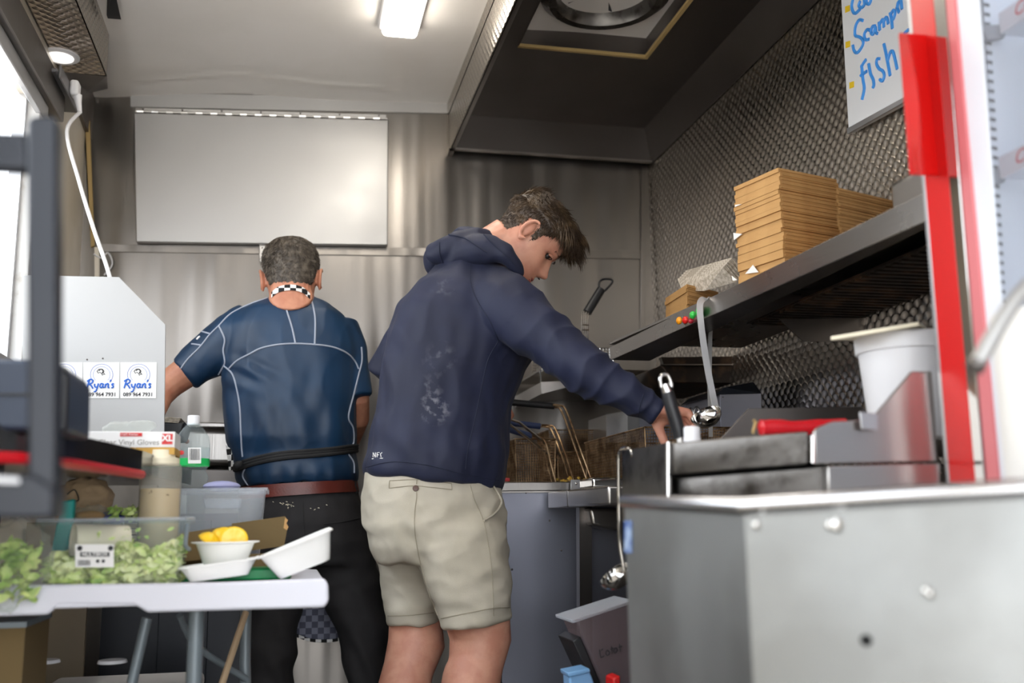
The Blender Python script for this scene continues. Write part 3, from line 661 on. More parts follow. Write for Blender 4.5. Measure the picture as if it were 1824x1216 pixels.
# ------------------------------------------------------------------ things on the table
def openbox(name, a, b_, c, d, height, mat, parent, t=.0018, taper=.9, rim=.007, n=None):
    """open tub from four top-rim corners; wall + base + rim"""
    top = [V(q) for q in (a, b_, c, d)]; ce = sum(top, V()) / 4
    def ringpts(sc, z, k=5, rr=.16):
        out = []
        for i in range(4):
            p0, p1, p2 = [ce + (top[j % 4] - ce) * sc for j in (i - 1, i, i + 1)]
            for s_ in range(k):
                t_ = s_ / (k - 1); A = p1 + (p0 - p1) * rr * (1 - t_); B = p1 + (p2 - p1) * rr * t_
                q = A * (1 - t_) + B * t_ if 0 else (p1 + (p0 - p1) * rr) * (1 - t_) ** 2 + p1 * 2 * t_ * (1 - t_) + (p1 + (p2 - p1) * rr) * t_ ** 2
                out.append(q + V((0, 0, z)))
        return out
    mb = MB()
    sc_in = 1 - 2 * t / (top[1] - top[0]).length
    R = [ringpts(1 + rim / .1 * .1 / max((top[1] - top[0]).length, .01) * 2, -.008), ringpts(1 + rim * 2 / (top[1] - top[0]).length, 0), ringpts(1, .0), ringpts(sc_in * (1 + taper) / 2, -height * .5), ringpts(sc_in * taper, -height + .006), ringpts(sc_in * taper * .96, -height + .002)]
    R2 = [ringpts(taper * .97, -height), ringpts(taper, -height + .004), ringpts((1 + taper) / 2, -height * .5), ringpts(1.001, -.008)]
    mb.rings(R, caps=False); k = len(R[0]); 
    mb.add(R[-1], [tuple(range(k))])
    return mb.build(name, mat, parent, smooth=True, fix=False, ang=50)

# clear salad container
sy0, sy1 = 1.885, 2.04
sa = thing('salad_container', P(190, 1040, sy0), 'clear plastic box of shredded lettuce at the front of the white table', 'container')
h_ = P(200, 925, sy0).z - tz - .001
zt = tz + .001 + h_
A = P(66, 925, sy0); B = P(328, 925, sy0)
openbox('tub', (A.x, sy0, zt), (B.x, sy0, zt), (B.x, sy1, zt), (A.x, sy1, zt), h_, M['clear'], sa, taper=.93)
MB().tube([(A.x, sy0 - .003, zt - .0), (B.x + .003, sy0 - .003, zt), (B.x + .003, sy1, zt)], .003, 8).build('rim', M['milky'], sa, smooth=True)
hp = P(314, 960, sy0)
MB().tube(smoothpath([(B.x + .004, sy0 + .03, zt - .01), (B.x + .002, sy0 + .02, zt - .045), (B.x + .006, sy0 + .05, zt - .055)]), .004, 8).build('clip', M['grey_metal'], sa, smooth=True)
lab = MB().slab([P(134, 969, sy0 + .0015), P(203, 969, sy0 + .0015), P(203, 1010, sy0 + .0035), P(134, 1010, sy0 + .0035)], (0, -.0006, 0)).build('label', M['boxwhite'], sa)
lc = P(168, 986, sy0 + .0005); rt2 = V((1, 0, 0))
MB().slab([P(143, 983, sy0 + .0008), P(195, 983, sy0 + .0008), P(195, 991, sy0 + .0012), P(143, 991, sy0 + .0012)], (0, -.0005, 0)).build('label_bar', M['ink'], lab)
text('MULTIBOX', .0085, P(169, 987, sy0 - .0004), rt2, up, M['boxwhite'], lab, off=.0002)
bm_ = MB()
for k in range(12): 
    x = 139 + k * 1.9; bm_.slab([P(x, 997, sy0 + .001), P(x + random.choice([.7, 1.2]), 997, sy0 + .001), P(x + .8, 1007, sy0 + .002), P(x, 1007, sy0 + .002)], (0, -.0004, 0))
for x in (142, 197): bm_.lathe([(.0045, 0), (.0045, .0004), (.002, .0005)], P(x, 976, sy0 + .001), (0, -1, 0), 12)
for x in (174, 184): bm_.lathe([(.003, 0), (.003, .0004), (.001, .0005)], P(x, 999, sy0 + .001), (0, -1, 0), 10)
bm_.build('label_marks', M['ink'], lab)
def leafmesh(mb, c, s, rv=None):
    d = V((random.uniform(-1, 1), random.uniform(-1, 1), random.uniform(-.4, .6))).normalized(); e = d.orthogonal().normalized(); nn = d.cross(e)
    a_ = random.uniform(0, 6.28); e, nn = e * math.cos(a_) + nn * math.sin(a_), nn * math.cos(a_) - e * math.sin(a_)
    pts = []; n = 5
    for i in range(n):
        t = i / (n - 1) - .5; wd = s * .24 * (1 - (2 * t) ** 2 * .8); bend = s * .25 * math.cos(t * 3 + a_)
        for j, q in enumerate((-1, 0, 1)): pts.append(V(c) + d * s * t + e * wd * q + nn * (bend + (.12 * s * random.uniform(-1, 1) if q else 0)))
    b0 = len(mb.v); mb.v += pts
    for i in range(n - 1):
        for j in range(2): mb.f.append((b0 + i * 3 + j, b0 + i * 3 + j + 1, b0 + i * 3 + 4 + j, b0 + i * 3 + 3 + j))
lm = MB(); lm2 = MB()
for k in range(2600):
    x = random.uniform(A.x + .014, B.x - .014); t = (x - A.x) / (B.x - A.x)
    hh = .035 + .035 * t + .012 * math.sin(t * 14)
    z = tz + .006 + random.random() ** .8 * hh; y = random.uniform(sy0 + .012, sy1 - .012)
    leafmesh(lm if random.random() < .72 else lm2, (x, y, z), random.uniform(.014, .030))
for k in range(12): leafmesh(lm2, (random.uniform(A.x + .1, B.x - .02), sy0 + .01, zt - random.uniform(.015, .05)), .012)
lo_ = lm.build('shredded_lettuce', M['lettuce'], fix=False, smooth=True, kind='stuff', label='pale green shredded lettuce inside the clear box', cat='lettuce')
lm2.build('lettuce_trimmings', M['leafg'], fix=False, smooth=True, kind='stuff', label='darker green leaf shreds mixed into the clear box of lettuce', cat='lettuce')
# cream cup on its side behind/in the lettuce box
cc = P(150, 972, 1.96); ct = thing('cream_cup', cc - V((0, 0, .035)), 'cream paper cup lying on its side in the lettuce box', 'cup')
M['cream_in'] = nm('cup_inside', (215, 205, 180), .6)
axc = V((.9, -.35, .05)).normalized(); rr_ = .036
MB().lathe([(rr_ * 1.03, -.045), (rr_, -.04), (rr_ * .86, .045), (rr_ * .84, .048), (.001, .048), (.001, .044), (rr_ * .82, .043), (rr_ * .97, -.043), (rr_ * 1.03, -.045)], P(178, 967, 1.95), (axc.x, -axc.y * 1, 0), 32, caps=False).build('cup', M['cream'], ct, smooth=True, fix=True)

# film bag of greens (left front)
fb = thing('salad_bag', P(20, 1070, 1.84), 'crinkled clear bag of green leaves at the table corner on the far left', 'bag')
bgm = MB().ell(P(10, 1008, 1.84), (.068, 0, 0), (0, .035, 0), (0.01, 0, .073), 24, 14)
co, F_, nr = organic(bgm, .004, 0, disp=wrinkles(.012, 34)); skin_obj('film', co, F_, M['film'], fb)
lf = MB()
for k in range(150): leafmesh(lf, P(10, 1010, 1.84) + V((random.uniform(-.045, .045), random.uniform(-.02, .02), random.uniform(-.055, .04))), random.uniform(.016, .034))
lf.build('leaves', M['leafg'], fb, fix=False, smooth=True, kind='stuff')

# squeeze bottle
sbp = V((P(284, 900, 2.1).x, 2.1, tz + .0015)); rs = .0395
sq = thing('sauce_bottle', sbp, 'soft squeeze bottle half full of speckled cream sauce', 'bottle')
zt_s = P(284, 830, 2.1).z - tz        # shoulder height
M['squeeze'] = glassy('squeeze_plastic', (248, 246, 240), .22, .4, .35, (228, 226, 218))
MB().lathe([(.001, .001), (rs * .94, .001), (rs, .005), (rs, zt_s - .012), (rs * .96, zt_s), (rs * .8, zt_s + .006)], sbp, n=36).build('bottle_body', M['squeeze'], sq, smooth=True)
zs = P(284, 872, 2.1).z - tz
MB().lathe([(.001, .003), (rs * .93, .003), (rs * .97, .007), (rs * .97, zs), (.001, zs + .002)], sbp, n=36).build('sauce', M['sauce'], sq, smooth=True)
MB().lathe([(rs * .86, zt_s), (rs * .88, zt_s + .003), (rs * .88, zt_s + .014), (rs * .66, zt_s + .016), (rs * .64, zt_s + .03), (.010, zt_s + .032), (.0075, zt_s + .046), (.0045, zt_s + .058), (.003, zt_s + .058)], sbp, n=30).build('nozzle_cap', M['cream'], sq, smooth=True)

# big clear drinks bottle
bp_ = V((P(343, 800, 2.33).x, 2.33, tz + .0015)); rb_ = .037
bt = thing('drinks_bottle', bp_, 'empty clear plastic drinks bottle with white cap and green label', 'bottle')
def zb_(y): return P(343, y, 2.33).z - bp_.z
MB().lathe([(.001, .012), (.02, .002), (.032, .0), (.036, .015), (.034, .04), (rb_ * .82, zb_(872)), (rb_ * .98, zb_(850)), (rb_ * .8, zb_(838)), (rb_, zb_(828)), (rb_, zb_(792)), (rb_ * .93, zb_(778)), (rb_ * .62, zb_(764)), (.0145, zb_(757)), (.0125, zb_(752))], bp_, n=36).build('bottle_body', M['bottle'], bt, smooth=True, ang=80)
MB().lathe([(.0135, zb_(757)), (.0135, zb_(741)), (.012, zb_(740)), (.001, zb_(740))], bp_, n=24).build('cap', M['white_plastic'], bt, smooth=True)
MB().lathe([(rb_ + .0006, zb_(830)), (rb_ + .0006, zb_(817))], bp_, n=36, caps=False).build('label_band', M['label_green'], bt, smooth=True)
MB().lathe([(rb_ + .0005, zb_(817)), (rb_ + .0005, zb_(797))], bp_, n=36, caps=False).build('label', M['bottle'], bt, smooth=True)
bc = MB().slab([P(335, 797, 2.288), P(358, 797, 2.288), P(358, 825, 2.288), P(335, 825, 2.288)], (0, .002, 0)).build('barcode', M['boxwhite'], bt)
bars = MB(); x = 337.
while x < 356:
    w2 = random.choice([.5, .9, 1.2]); bars.slab([P(x, 799, 2.2875), P(x + w2, 799, 2.2875), P(x + w2, 819, 2.2875), P(x, 819, 2.2875)], (0, .0004, 0)); x += w2 + random.choice([.6, 1.])
bars.build('bars', M['ink'], bc)
MB().ell(P(323, 806, 2.294), (.006, 0, 0), (0, .0008, 0), (0, 0, .005), 12, 6).build('red_mark', M['red'], bt)

# milky storage tub behind
ty = 2.21; A = P(306, 872, ty); B = P(472, 872, ty)
tt = thing('storage_tub', P(390, 990, ty), 'empty milky plastic storage tub beside the squeeze bottle', 'tub')
ht = A.z - tz - .001
openbox('tub', (A.x, ty, A.z), (B.x, ty, A.z), (B.x, ty + .13, A.z), (A.x, ty + .13, A.z), ht, M['milky'], tt, taper=.9)
MB().slab([P(362, 888, ty - .004), P(430, 888, ty - .004), P(427, 905, ty - .0), P(366, 905, ty - .0)], (0, .006, 0)).build('clip_handle', M['milky'], tt, bevel=.002)
MB().box((A.x - .004, ty - .006, A.z - .003), (B.x + .006, ty + .002, A.z + .003)).build('rim', M['milky'], tt, bevel=.001)
M['lilac'] = nm('lilac_film', (150, 152, 190), .5)
MB().ell(P(395, 866, ty + .07), (.04, 0, 0), (0, .03, 0), (0, 0, .012), 16, 8).build('lilac_pouch', M['lilac'], smooth=True, label='pale lilac pouch poking out of the milky tub', cat='pouch')
# crumbs in tub
cm2 = MB()
for k in range(120): cm2.ball(V((random.uniform(A.x + .02, B.x - .02), ty + random.uniform(.02, .11), tz + .006 + random.random() * .012)), random.uniform(.003, .007), 6, 4)
cm2.build('crumbs', M['card'], kind='stuff', label='tan crumbs in the bottom of the milky tub', cat='crumbs')

# brown carton, open flaps
ca = thing('brown_carton', P(420, 985, 2.1), 'open brown card carton behind the lemon bowl', 'carton')
MB().slab([P(413, 932, 2.2), P(508, 919, 2.2), P(512, 940, 2.2), P(506, 972, 2.2), P(413, 985, 2.2)], (0, .003, 0)).build('flap', M['card_dark'], ca)
MB().slab([P(318, 950, 2.16), P(412, 936, 2.16), P(410, 992, 2.1), P(318, 1000, 2.1)], (0, .003, 0)).build('flap', M['card_dark'], ca)
c0 = P(318, 985, 2.13); c1 = P(506, 985, 2.13)
MB().box((c0.x, 2.17, tz), (c1.x, 2.174, tz + .045)).box((c0.x, 2.06, tz), (c0.x + .003, 2.17, tz + .03)).box((c1.x - .003, 2.08, tz), (c1.x, 2.17, tz + .04)).build('tray_wall', M['card_dark'], ca)
MB().slab([P(508, 921, 2.199), P(513, 926, 2.199), P(510, 932, 2.199), P(514, 938, 2.199), P(511, 944, 2.199), P(505, 940, 2.199)], (0, .0035, 0)).build('torn_edge', M['card'], ca)
# green board
q0 = P(312, 1015, 2.0); q1 = P(500, 1015, 2.0)
gbm = MB().slab([(q0.x - .02, 1.975, tz + .002), (q1.x + .02, 1.975, tz + .002), (q1.x + .02, 2.055, tz + .002), (q0.x - .02, 2.055, tz + .002)], (0, 0, .022)).build('cutting_board', M['green'], bevel=.004, label='thick green cutting board under the lemon bowl', cat='cutting board')
# lemon bowl
lx = P(400, 1000, 1.99); lbp = V((lx.x, 2.0, tz + .0245))
R0 = .056
lb_ = thing('lemon_bowl', lbp, 'small white foam bowl holding cut lemons', 'bowl')
htb = P(400, 966, 1.99).z - lbp.z
MB().lathe([(.001, 0), (R0 * .6, 0), (R0 * .68, .004), (R0 * .95, htb - .002), (R0 * 1.12, htb), (R0 * 1.12, htb + .002), (R0 * .93, htb + .002), (R0 * .66, .007), (.001, .005)], lbp, n=36, caps=False).build('bowl', M['white_foam'], lb_, smooth=True)
def lemon_half(c, nrm, r, lab):
    t = thing('lemon_half', c, lab, 'lemon', 'cut lemons in the foam bowl'); nrm = V(nrm).normalized()
    MB().lathe([(.001, -r * .75), (r * .5, -r * .6), (r * .85, -r * .3), (r, 0), (r * .97, .001), (.001, .0012)], c, nrm, 24).build('rind', M['lemon'], t, smooth=True)
    MB().lathe([(r * .86, .0012), (r * .84, .003), (.001, .003)], c, nrm, 24).build('flesh', M['lemon_in'], t, smooth=True)
zc_ = lbp.z + htb
lemon_half(V((lbp.x + .016, 1.982, zc_ + .006)), (.1, -.95, .45), .026, 'cut lemon half with pale flesh at the front of the foam bowl')
lemon_half(V((lbp.x - .004, 2.012, zc_ + .008)), (-.2, .5, -.8), .027, 'lemon half lying skin side up at the back of the foam bowl')
lemon_half(V((lbp.x - .028, 1.985, zc_ + .002)), (-.5, .1, -.8), .024, 'small lemon half skin side up at the left of the foam bowl')
# foam clamshell
fs = thing('foam_clamshell', P(450, 1035, 1.92), 'open white foam takeaway box at the table front right', 'takeaway box')
def tray(tp, dep, nrm, sc=.72, t=.002):
    """four rim corners, recessed by dep along nrm"""
    tp = [V(p) for p in tp]; ce = sum(tp, V()) / 4; nrm = V(nrm).normalized()
    def rp(s_, d, k=5, rr=.2):
        out = []
        for i in range(4):
            p0, p1, p2 = [ce + (tp[j % 4] - ce) * s_ for j in (i - 1, i, i + 1)]
            for q in range(k):
                u_ = q / (k - 1); out.append((p1 + (p0 - p1) * rr) * (1 - u_) ** 2 + p1 * 2 * u_ * (1 - u_) + (p1 + (p2 - p1) * rr) * u_ ** 2 + nrm * d)
        return out
    R = [rp(.9, 0), rp(1.0, 0), rp(1.0, t * 1.5), rp(.93, t * 1.5), rp((sc + .93) / 2, dep * .55), rp(sc + .03, dep - .004), rp(sc, dep), rp(.02, dep), rp(.02, dep - t), rp(sc - .02, dep - t), rp(sc - .0, dep - t * 3), rp(.88, 0), rp(.9, 0)]
    return MB().rings(R, caps=False)
# lower tray (rim nearly level)
ra = P(316, 1012, 1.9); rb2 = P(455, 992, 1.9)
tray([P(314, 1012, 1.90), P(458, 993, 1.90), P(462, 990, 1.995), P(322, 1008, 1.995)], .028, (0.1, 0, -1)).build('base_tray', M['white_foam'], fs, smooth=True, ang=60)
tray([P(458, 994, 1.89), P(594, 941, 1.89), P(585, 938, 2.0), P(461, 990, 2.0)], .052, (.40, .05, -1), sc=.66).build('lid_tray', M['white_foam'], fs, smooth=True, ang=60)
MB().tube([P(457, 993, 1.89), P(460, 991, 1.995)], .0025, 8).build('hinge', M['white_foam'], fs, smooth=True)

# back of table clutter
kb = MB().ell(P(150, 890, 2.2), (.055, 0, 0), (0, .04, 0), (.0, 0, .042), 20, 12)
kbt = thing('paper_bag', P(150, 930, 2.2), 'crumpled brown paper bag under the black ledge', 'bag')
co, F_, nr = organic(kb, .004, 0, disp=wrinkles(.010, 30)); skin_obj('paper', co, F_, M['kraft_bag'], kbt)
MB().tube(smoothpath([P(120, 880, 2.15), P(133, 872, 2.148), P(140, 890, 2.148), P(128, 892, 2.148)]), .0012, 5).build('printed_mark', M['ink'], kbt)
tp = thing('teal_packet', P(118, 940, 2.1), 'turquoise packet standing behind the lettuce box', 'packet')
MB().slab([P(108, 893, 2.1), P(133, 888, 2.1), P(130, 930, 2.1), P(118, 985, 2.1), P(90, 985, 2.1)], (0, .02, 0)).build('pack', M['teal'], tp, bevel=.004)
MB().slab([P(100, 905, 2.098), P(107, 904, 2.098), P(104, 928, 2.098), P(98, 928, 2.098)], (0, .002, 0)).build('pack_stripe', M['card'], tp)
jr = thing('spice_jar', V((P(201, 920, 2.15).x, 2.15, tz)), 'small jar with a dark blue lid behind the lettuce box', 'jar')
jz = P(201, 920, 2.15).z - tz
MB().lathe([(.001, .001), (.021, .001), (.022, .01), (.022, jz - .012), (.02, jz - .01)], V((P(201, 920, 2.15).x, 2.15, tz)), n=24).build('jar_body', M['milky'], jr, smooth=True)
MB().lathe([(.001, -.012), (.022, -.012), (.024, .004), (.02, .008), (.001, .009)], P(201, 920, 2.15), (0, -.2, 1), 24).build('lid', M['blue_lid'], jr, smooth=True)
bx = P(190, 885, 2.3); bx1 = P(262, 885, 2.3)
for k in range(6):
    MB().box((bx.x - .02 + k * .001, 2.3, tz + .035 + k * .013), (bx1.x + random.uniform(-.004, .004), 2.36, tz + .046 + k * .013)).build('flat_box', M['cream'], label=ORD[5 - k] + ' flat pale carton from the top of the pile under the ledge', cat='carton', group='flat pale cartons under the ledge', bevel=.001)
MB().box((bx.x - .02, 2.3, tz + .001), (bx1.x, 2.36, tz + .034)).build('bread_pack', M['kraft_bag'], bevel=.006, label='tan pack beneath the flat pale cartons', cat='pack')
lfm = MB()
for k in range(60): leafmesh(lfm, P(225, 914, 2.12) + V((random.uniform(-.03, .03), random.uniform(-.02, .02), random.uniform(-.012, .012))), .016)
lfm.build('loose_leaves', M['leafg'], fix=False, smooth=True, kind='stuff', label='loose green leaf scraps behind the lettuce box', cat='leaves')
ppk = MB().ell(P(165, 916, 2.12), (.04, 0, 0), (0, .02, 0), (0, 0, .016), 16, 8)
co, F_, nr = organic(ppk, .004, 0, disp=wrinkles(.006, 50)); ppt = thing('bread_bag', P(165, 925, 2.12), 'clear bag of bread rolls behind the lettuce box', 'bag'); skin_obj('film', co, F_, M['film'], ppt)
MB().ell(P(160, 918, 2.12), (.028, 0, 0), (0, .014, 0), (0, 0, .010), 14, 8).build('bread_roll', M['card'], smooth=True, label='brown bread roll in the clear bag behind the lettuce', cat='bread')
# black tray seen on the ledge behind the bottle, and steel sink behind the men
pn = thing('black_pan', P(325, 760, 2.75), 'black pan holding ribbed pale trays behind the side panel', 'pan')
MB().slab([P(285, 752, 2.7), P(330, 750, 2.7), P(322, 778, 2.7), P(288, 784, 2.7)], (0, .18, 0)).build('pan_body', M['black'], pn, bevel=.006)
for k in range(5): MB().slab([P(290, 742 + k * 2, 2.7), P(322 - k, 744 + k * 2, 2.7), P(322 - k, 745 + k * 2, 2.7), P(290, 743.4 + k * 2, 2.7)], (0, .15, 0)).build('tray', M['weave'], pn)
sk = thing('steel_sink', P(370, 800, 3.2), 'steel basin against the far wall behind the rear cook', 'sink')
MB().slab([P(290, 750, 3.24), P(430, 753, 3.24), P(430, 762, 3.24), P(290, 760, 3.24)], (0, .24, 0)).build('rim', M['steel'], sk, bevel=.004)
MB().slab([P(296, 760, 3.26), P(426, 762, 3.26), P(420, 830, 3.26), P(300, 828, 3.26)], (0, .22, 0)).build('basin', M['steel'], sk, bevel=.02, segs=4)
MB().slab([P(280, 835, 3.27), P(430, 835, 3.27), P(430, 870, 3.27), P(280, 870, 3.27)], (0, .2, 0)).build('undershelf', M['steel_dark'], sk, bevel=.004)
MB().box((P(300, 900, 3.1).x, 3.3, 0), (P(320, 900, 3.1).x, 3.33, .95)).box((P(420, 900, 3.1).x, 3.3, 0), (P(436, 900, 3.1).x, 3.33, .95)).build('legs', M['steel'], sk)
#PART2
# ------------------------------------------------------------------ right-hand wall: shelf and what stands on it
A1 = P(1085, 619, 2.77); B1 = P(1660, 336, 1.38); A0 = P(1088, 641, 2.77); B0 = P(1660, 388, 1.38)
zS = (A1.z + B1.z) / 2
sh = thing('steel_shelf', (1.1, 2.0, A0.z), 'long steel wall shelf with a folded lip above the fryers', 'shelf')
Bx = V((B1.x - (A1.x - B1.x) * -.06, 1.3, 0))
def sl(z): return [V((A1.x, 2.77, z)), V((xR - .002, 2.77, z)), V((xR - .002, 1.335, z)), V((B1.x + .006, 1.335, z))]
MB().slab(sl(zS - .006), (0, 0, .006)).build('shelf_plate', M['steel_lip'], sh)
MB().slab([A1, B1, B0, A0], (.004, 0, 0)).build('front_lip', M['steel_lip'], sh, bevel=.001)
MB().slab([V((A0.x, 2.77, A0.z)), V((xR - .3, 2.77, A0.z)), V((xR - .3, 1.335, B0.z)), V((B0.x + .006, 1.335, B0.z))], (0, 0, .003)).build('folded_underside', M['steel_dark'], sh)
rbp = MB().box((1.11, 1.335, A0.z + .012), (xR - .004, 2.25, A0.z + .016)).build('ribbed_panel', M['burnt'], sh)
for k in range(34):
    y = 1.338 + k * .0268
    MB().box((1.115, y, A0.z + .007), (xR - .01, y + .012, A0.z + .013)).build('rib', M['burnt'], rbp) if k < 34 else None
MB().slab([P(1388, 568, 2.1), P(1560, 566, 2.1), P(1560, 607, 2.1), P(1432, 608, 2.1)], (0, .004, 0)).build('shelf_bracket', M['steel_dark'], sh)
MB().slab([P(1205, 575, 2.34), P(1302, 572, 2.25), P(1302, 577, 2.25), P(1205, 581, 2.34)], (.01, .01, 0)).build('hook_rail', M['steel_dark'], sh)

def planepoint(px, py, a, b_):    # on the vertical plane through a and b
    n = (b_ - a).cross(V((0, 0, 1))).normalized(); d = ray(px, py); return CAM + d * ((a - CAM).dot(n) / d.dot(n)), n
def stack(C_, Lp, Rp, zt, n, label, group, nm_='flat_carton', jit=.003):
    lo = zS + .001; h1 = (zt - lo) / n; out = []
    for k in range(n):
        z0 = lo + k * h1; o = V((random.uniform(-jit, jit), random.uniform(-jit, jit), 0))
        q = [C_, Rp, Lp + Rp - C_, Lp]; q = [V((p.x, p.y, z0)) + o for p in q]
        sk_ = random.uniform(-.002, .002)
        mb = MB().slab([q[0] + V((0, 0, 0)), q[1] + V((0, 0, sk_ * 0)), q[2], q[3]], (0, 0, h1 * .97))
        # folded tuck edges stand a little proud on the right-hand face
        e = (q[1] - q[0]); nrm = V((e.y, -e.x, 0)).normalized()
        mb.slab([q[0] + e * .03 + V((0, 0, h1 * .25)), q[1] - e * .03 + V((0, 0, h1 * .25)), q[1] - e * .03 + nrm * .002 + V((0, 0, h1 * .3)), q[0] + e * .03 + nrm * .002 + V((0, 0, h1 * .3))], (0, 0, h1 * .35))
        out.append(mb.build(nm_, M['card'], label=(ORD[n - 1 - k] if k else 'bottom') + ' ' + label, cat='carton', group=group))
    return out
C0 = P(1386, 299, 1.95); L0 = PZ(1307, 334, C0.z); R0_ = PZ(1490, 320, C0.z)
stack(C0, L0, R0_, C0.z, 26, 'folded carton from the top of the tall stack on the shelf', 'folded cartons in the tall stack on the shelf')
C1 = PZ(1488, 332, 1.515); R1 = PZ(1594, 357, C1.z); L1 = C1 + V((.085, .12, 0))
for c in (C1, R1, L1): pass
stack(C1 + (R0_ - C0) * .0, L1, R1, C1.z, 18, 'folded carton from the top of the lower stack right of the tall one', 'folded cartons in the right stack on the shelf')
C2 = P(1222, 506, 2.42); L2 = PZ(1184, 531, C2.z); R2_ = PZ(1278, 520, C2.z)
stack(C2, L2, R2_, C2.z, 9, 'folded carton from the top of the small stack at the far shelf end', 'folded cartons in the small stack on the shelf')
for tri, nmx in (([(1312, 365), (1324, 364), (1312, 369)], 'small white paper scrap high on the tall carton stack'), ([(1309, 415), (1325, 417), (1310, 428)], 'white paper triangle halfway up the tall carton stack'), ([(1330, 488), (1344, 472), (1354, 485)], 'largest white paper corner low on the tall carton stack'), ([(1306, 491), (1316, 499), (1308, 500)], 'tiny white paper corner at the bottom left of the tall carton stack')):
    q = []
    for x, y in tri:
        p, n = planepoint(x, y, C0, L0); q.append(p)
    n = n if n.dot(CAM - C0) > 0 else -n
    MB().slab([p + n * .004 for p in q], n * .001).build('paper_scrap', M['paper'], label=nmx, cat='paper')
for k in range(5):
    o = V((.006 * k, 0, .006 * k))
    MB().slab([P(1207, 496, 2.55) + o, P(1288, 474, 2.3) + o, P(1310, 500, 2.3) + o, P(1255, 516, 2.4) + o, P(1215, 516, 2.5) + o], (0, .0, -.003)).build('woven_tray', M['weave'], label=ORD[4 - k] + ' pale ribbed paper tray from the top of the tilted pile on the shelf', cat='tray', group='pale paper trays on the shelf')
spn = thing('steel_pan', P(1618, 350, 1.62), 'small steel pan at the near end of the shelf', 'pan')
q0 = P(1596, 330, 1.6); q1 = P(1665, 330, 1.6)
MB().box((q0.x, 1.5, zS + .001), (q1.x + .04, 1.62, P(1600, 322, 1.6).z)).build('pan_body', M['steel'], spn, bevel=.008, segs=3)
MB().lathe([(.03, 0), (.032, .04), (.02, .045)], V(((q0.x + q1.x) / 2 + .01, 1.47, zS + .002)), n=24).build('white_tub', M['white_plastic'], smooth=True, label='small white tub beside the steel pan on the shelf', cat='tub')
for px, py, r_, c, lb in ((1215, 571, 8, (250, 160, 30), 'orange round magnet on the shelf lip'), (1226, 570, 8, (225, 40, 34), 'red round magnet on the shelf lip'), (1239, 561, 8, (60, 200, 80), 'small green round magnet left of the hanging ladle'), (1251, 555, 11, (40, 190, 70), 'large green round magnet behind the ladle handle'), (1236, 572, 5, (180, 30, 50), 'small dark red magnet beneath the green ones')):
    t = (px - 1085) / (1645 - 1085); p, n = planepoint(px, py, A1, B1)
    n = n if n.dot(CAM - p) > 0 else -n; s_ = r_ * p.y / 1773; u_ = V((n.y, -n.x, 0))
    m = nm('magnet_%d' % px, c, .25)
    MB().ell(p + n * .008, u_ * s_ * 1.1, V((0, 0, 1)) * s_ * .95, n * .007, 16, 10).build('magnet', m, smooth=True, label=lb, cat='magnet')

# whiteboard
wx = xR - .02
wbt = thing('whiteboard', PX(1560, 215, wx), 'whiteboard with blue marker words and yellow squares on the patterned wall', 'whiteboard')
wq = [PX(1497, -28, wx), PX(1512, 237, wx), PX(1640, 167, wx), PX(1640, -118, wx)]
MB().slab(wq, (.012, 0, 0)).build('board', M['wb'], wbt)
MB().slab([PX(1512, 229, wx), PX(1640, 159, wx), PX(1640, 168, wx), PX(1513, 239, wx)], (-.006, 0, 0)).build('frame_rail', M['alu'], wbt, bevel=.001)
zm = lambda q: [(1424 + x * .329, y * .329) for x, y in q]
def marker(strokes, r, mat, name='lettering'):
    mb = MB()
    for s_ in strokes: mb.tube([PX(x, y, wx - .0012) for x, y in densify(zm(s_), 4)], r, 6)
    return mb.build(name, mat, wbt, smooth=True)
marker([[(292, -10), (284, 30), (290, 62), (305, 72), (330, 48)], [(330, 5), (322, 30), (335, 42), (352, 25), (350, -5)], [(372, -20), (362, 12), (380, 20), (396, -30)]], .0042, M['marker'])
marker([[(345, 112), (325, 108), (305, 140), (302, 190), (325, 200), (342, 215), (345, 240), (325, 275), (308, 286), (295, 270), (290, 245)],
        [(382, 165), (368, 160), (352, 185), (358, 215), (378, 212)],
        [(412, 140), (395, 145), (388, 175), (400, 185), (412, 145), (415, 175), (424, 182)],
        [(432, 120), (436, 165)], [(435, 130), (448, 108), (455, 110), (458, 148)], [(457, 118), (468, 95), (476, 100), (482, 130)],
        [(492, 70), (500, 110), (504, 155)], [(494, 78), (510, 55), (518, 70), (510, 100), (500, 108)],
        [(528, 40), (540, 68)], [(530, 48), (536, 15), (545, 5)], [(548, -20), (556, 50)]], .004, M['marker'])
marker([[(362, 322), (345, 345), (335, 365)], [(338, 352), (345, 430), (352, 480), (340, 540)], [(332, 410), (366, 385)],
        [(376, 345), (386, 400), (400, 430), (404, 460), (398, 475)],
        [(436, 318), (422, 320), (418, 345), (432, 372), (452, 385), (460, 410), (450, 438), (436, 430)],
        [(458, 238), (472, 300), (492, 410)], [(478, 330), (492, 285), (505, 278), (516, 310), (530, 375)], [(570, 180), (592, 160)]], .004, M['marker'])
for k, (x, y) in enumerate(((261, 48), (263, 240), (284, 459))):
    MB().slab([PX(*p, wx - .0002) for p in zm([(x - 12, y - 12), (x + 12, y - 20), (x + 12, y + 12), (x - 12, y + 22)])], (-.001, 0, 0)).build('yellow_mark', M['yellow'], wbt)

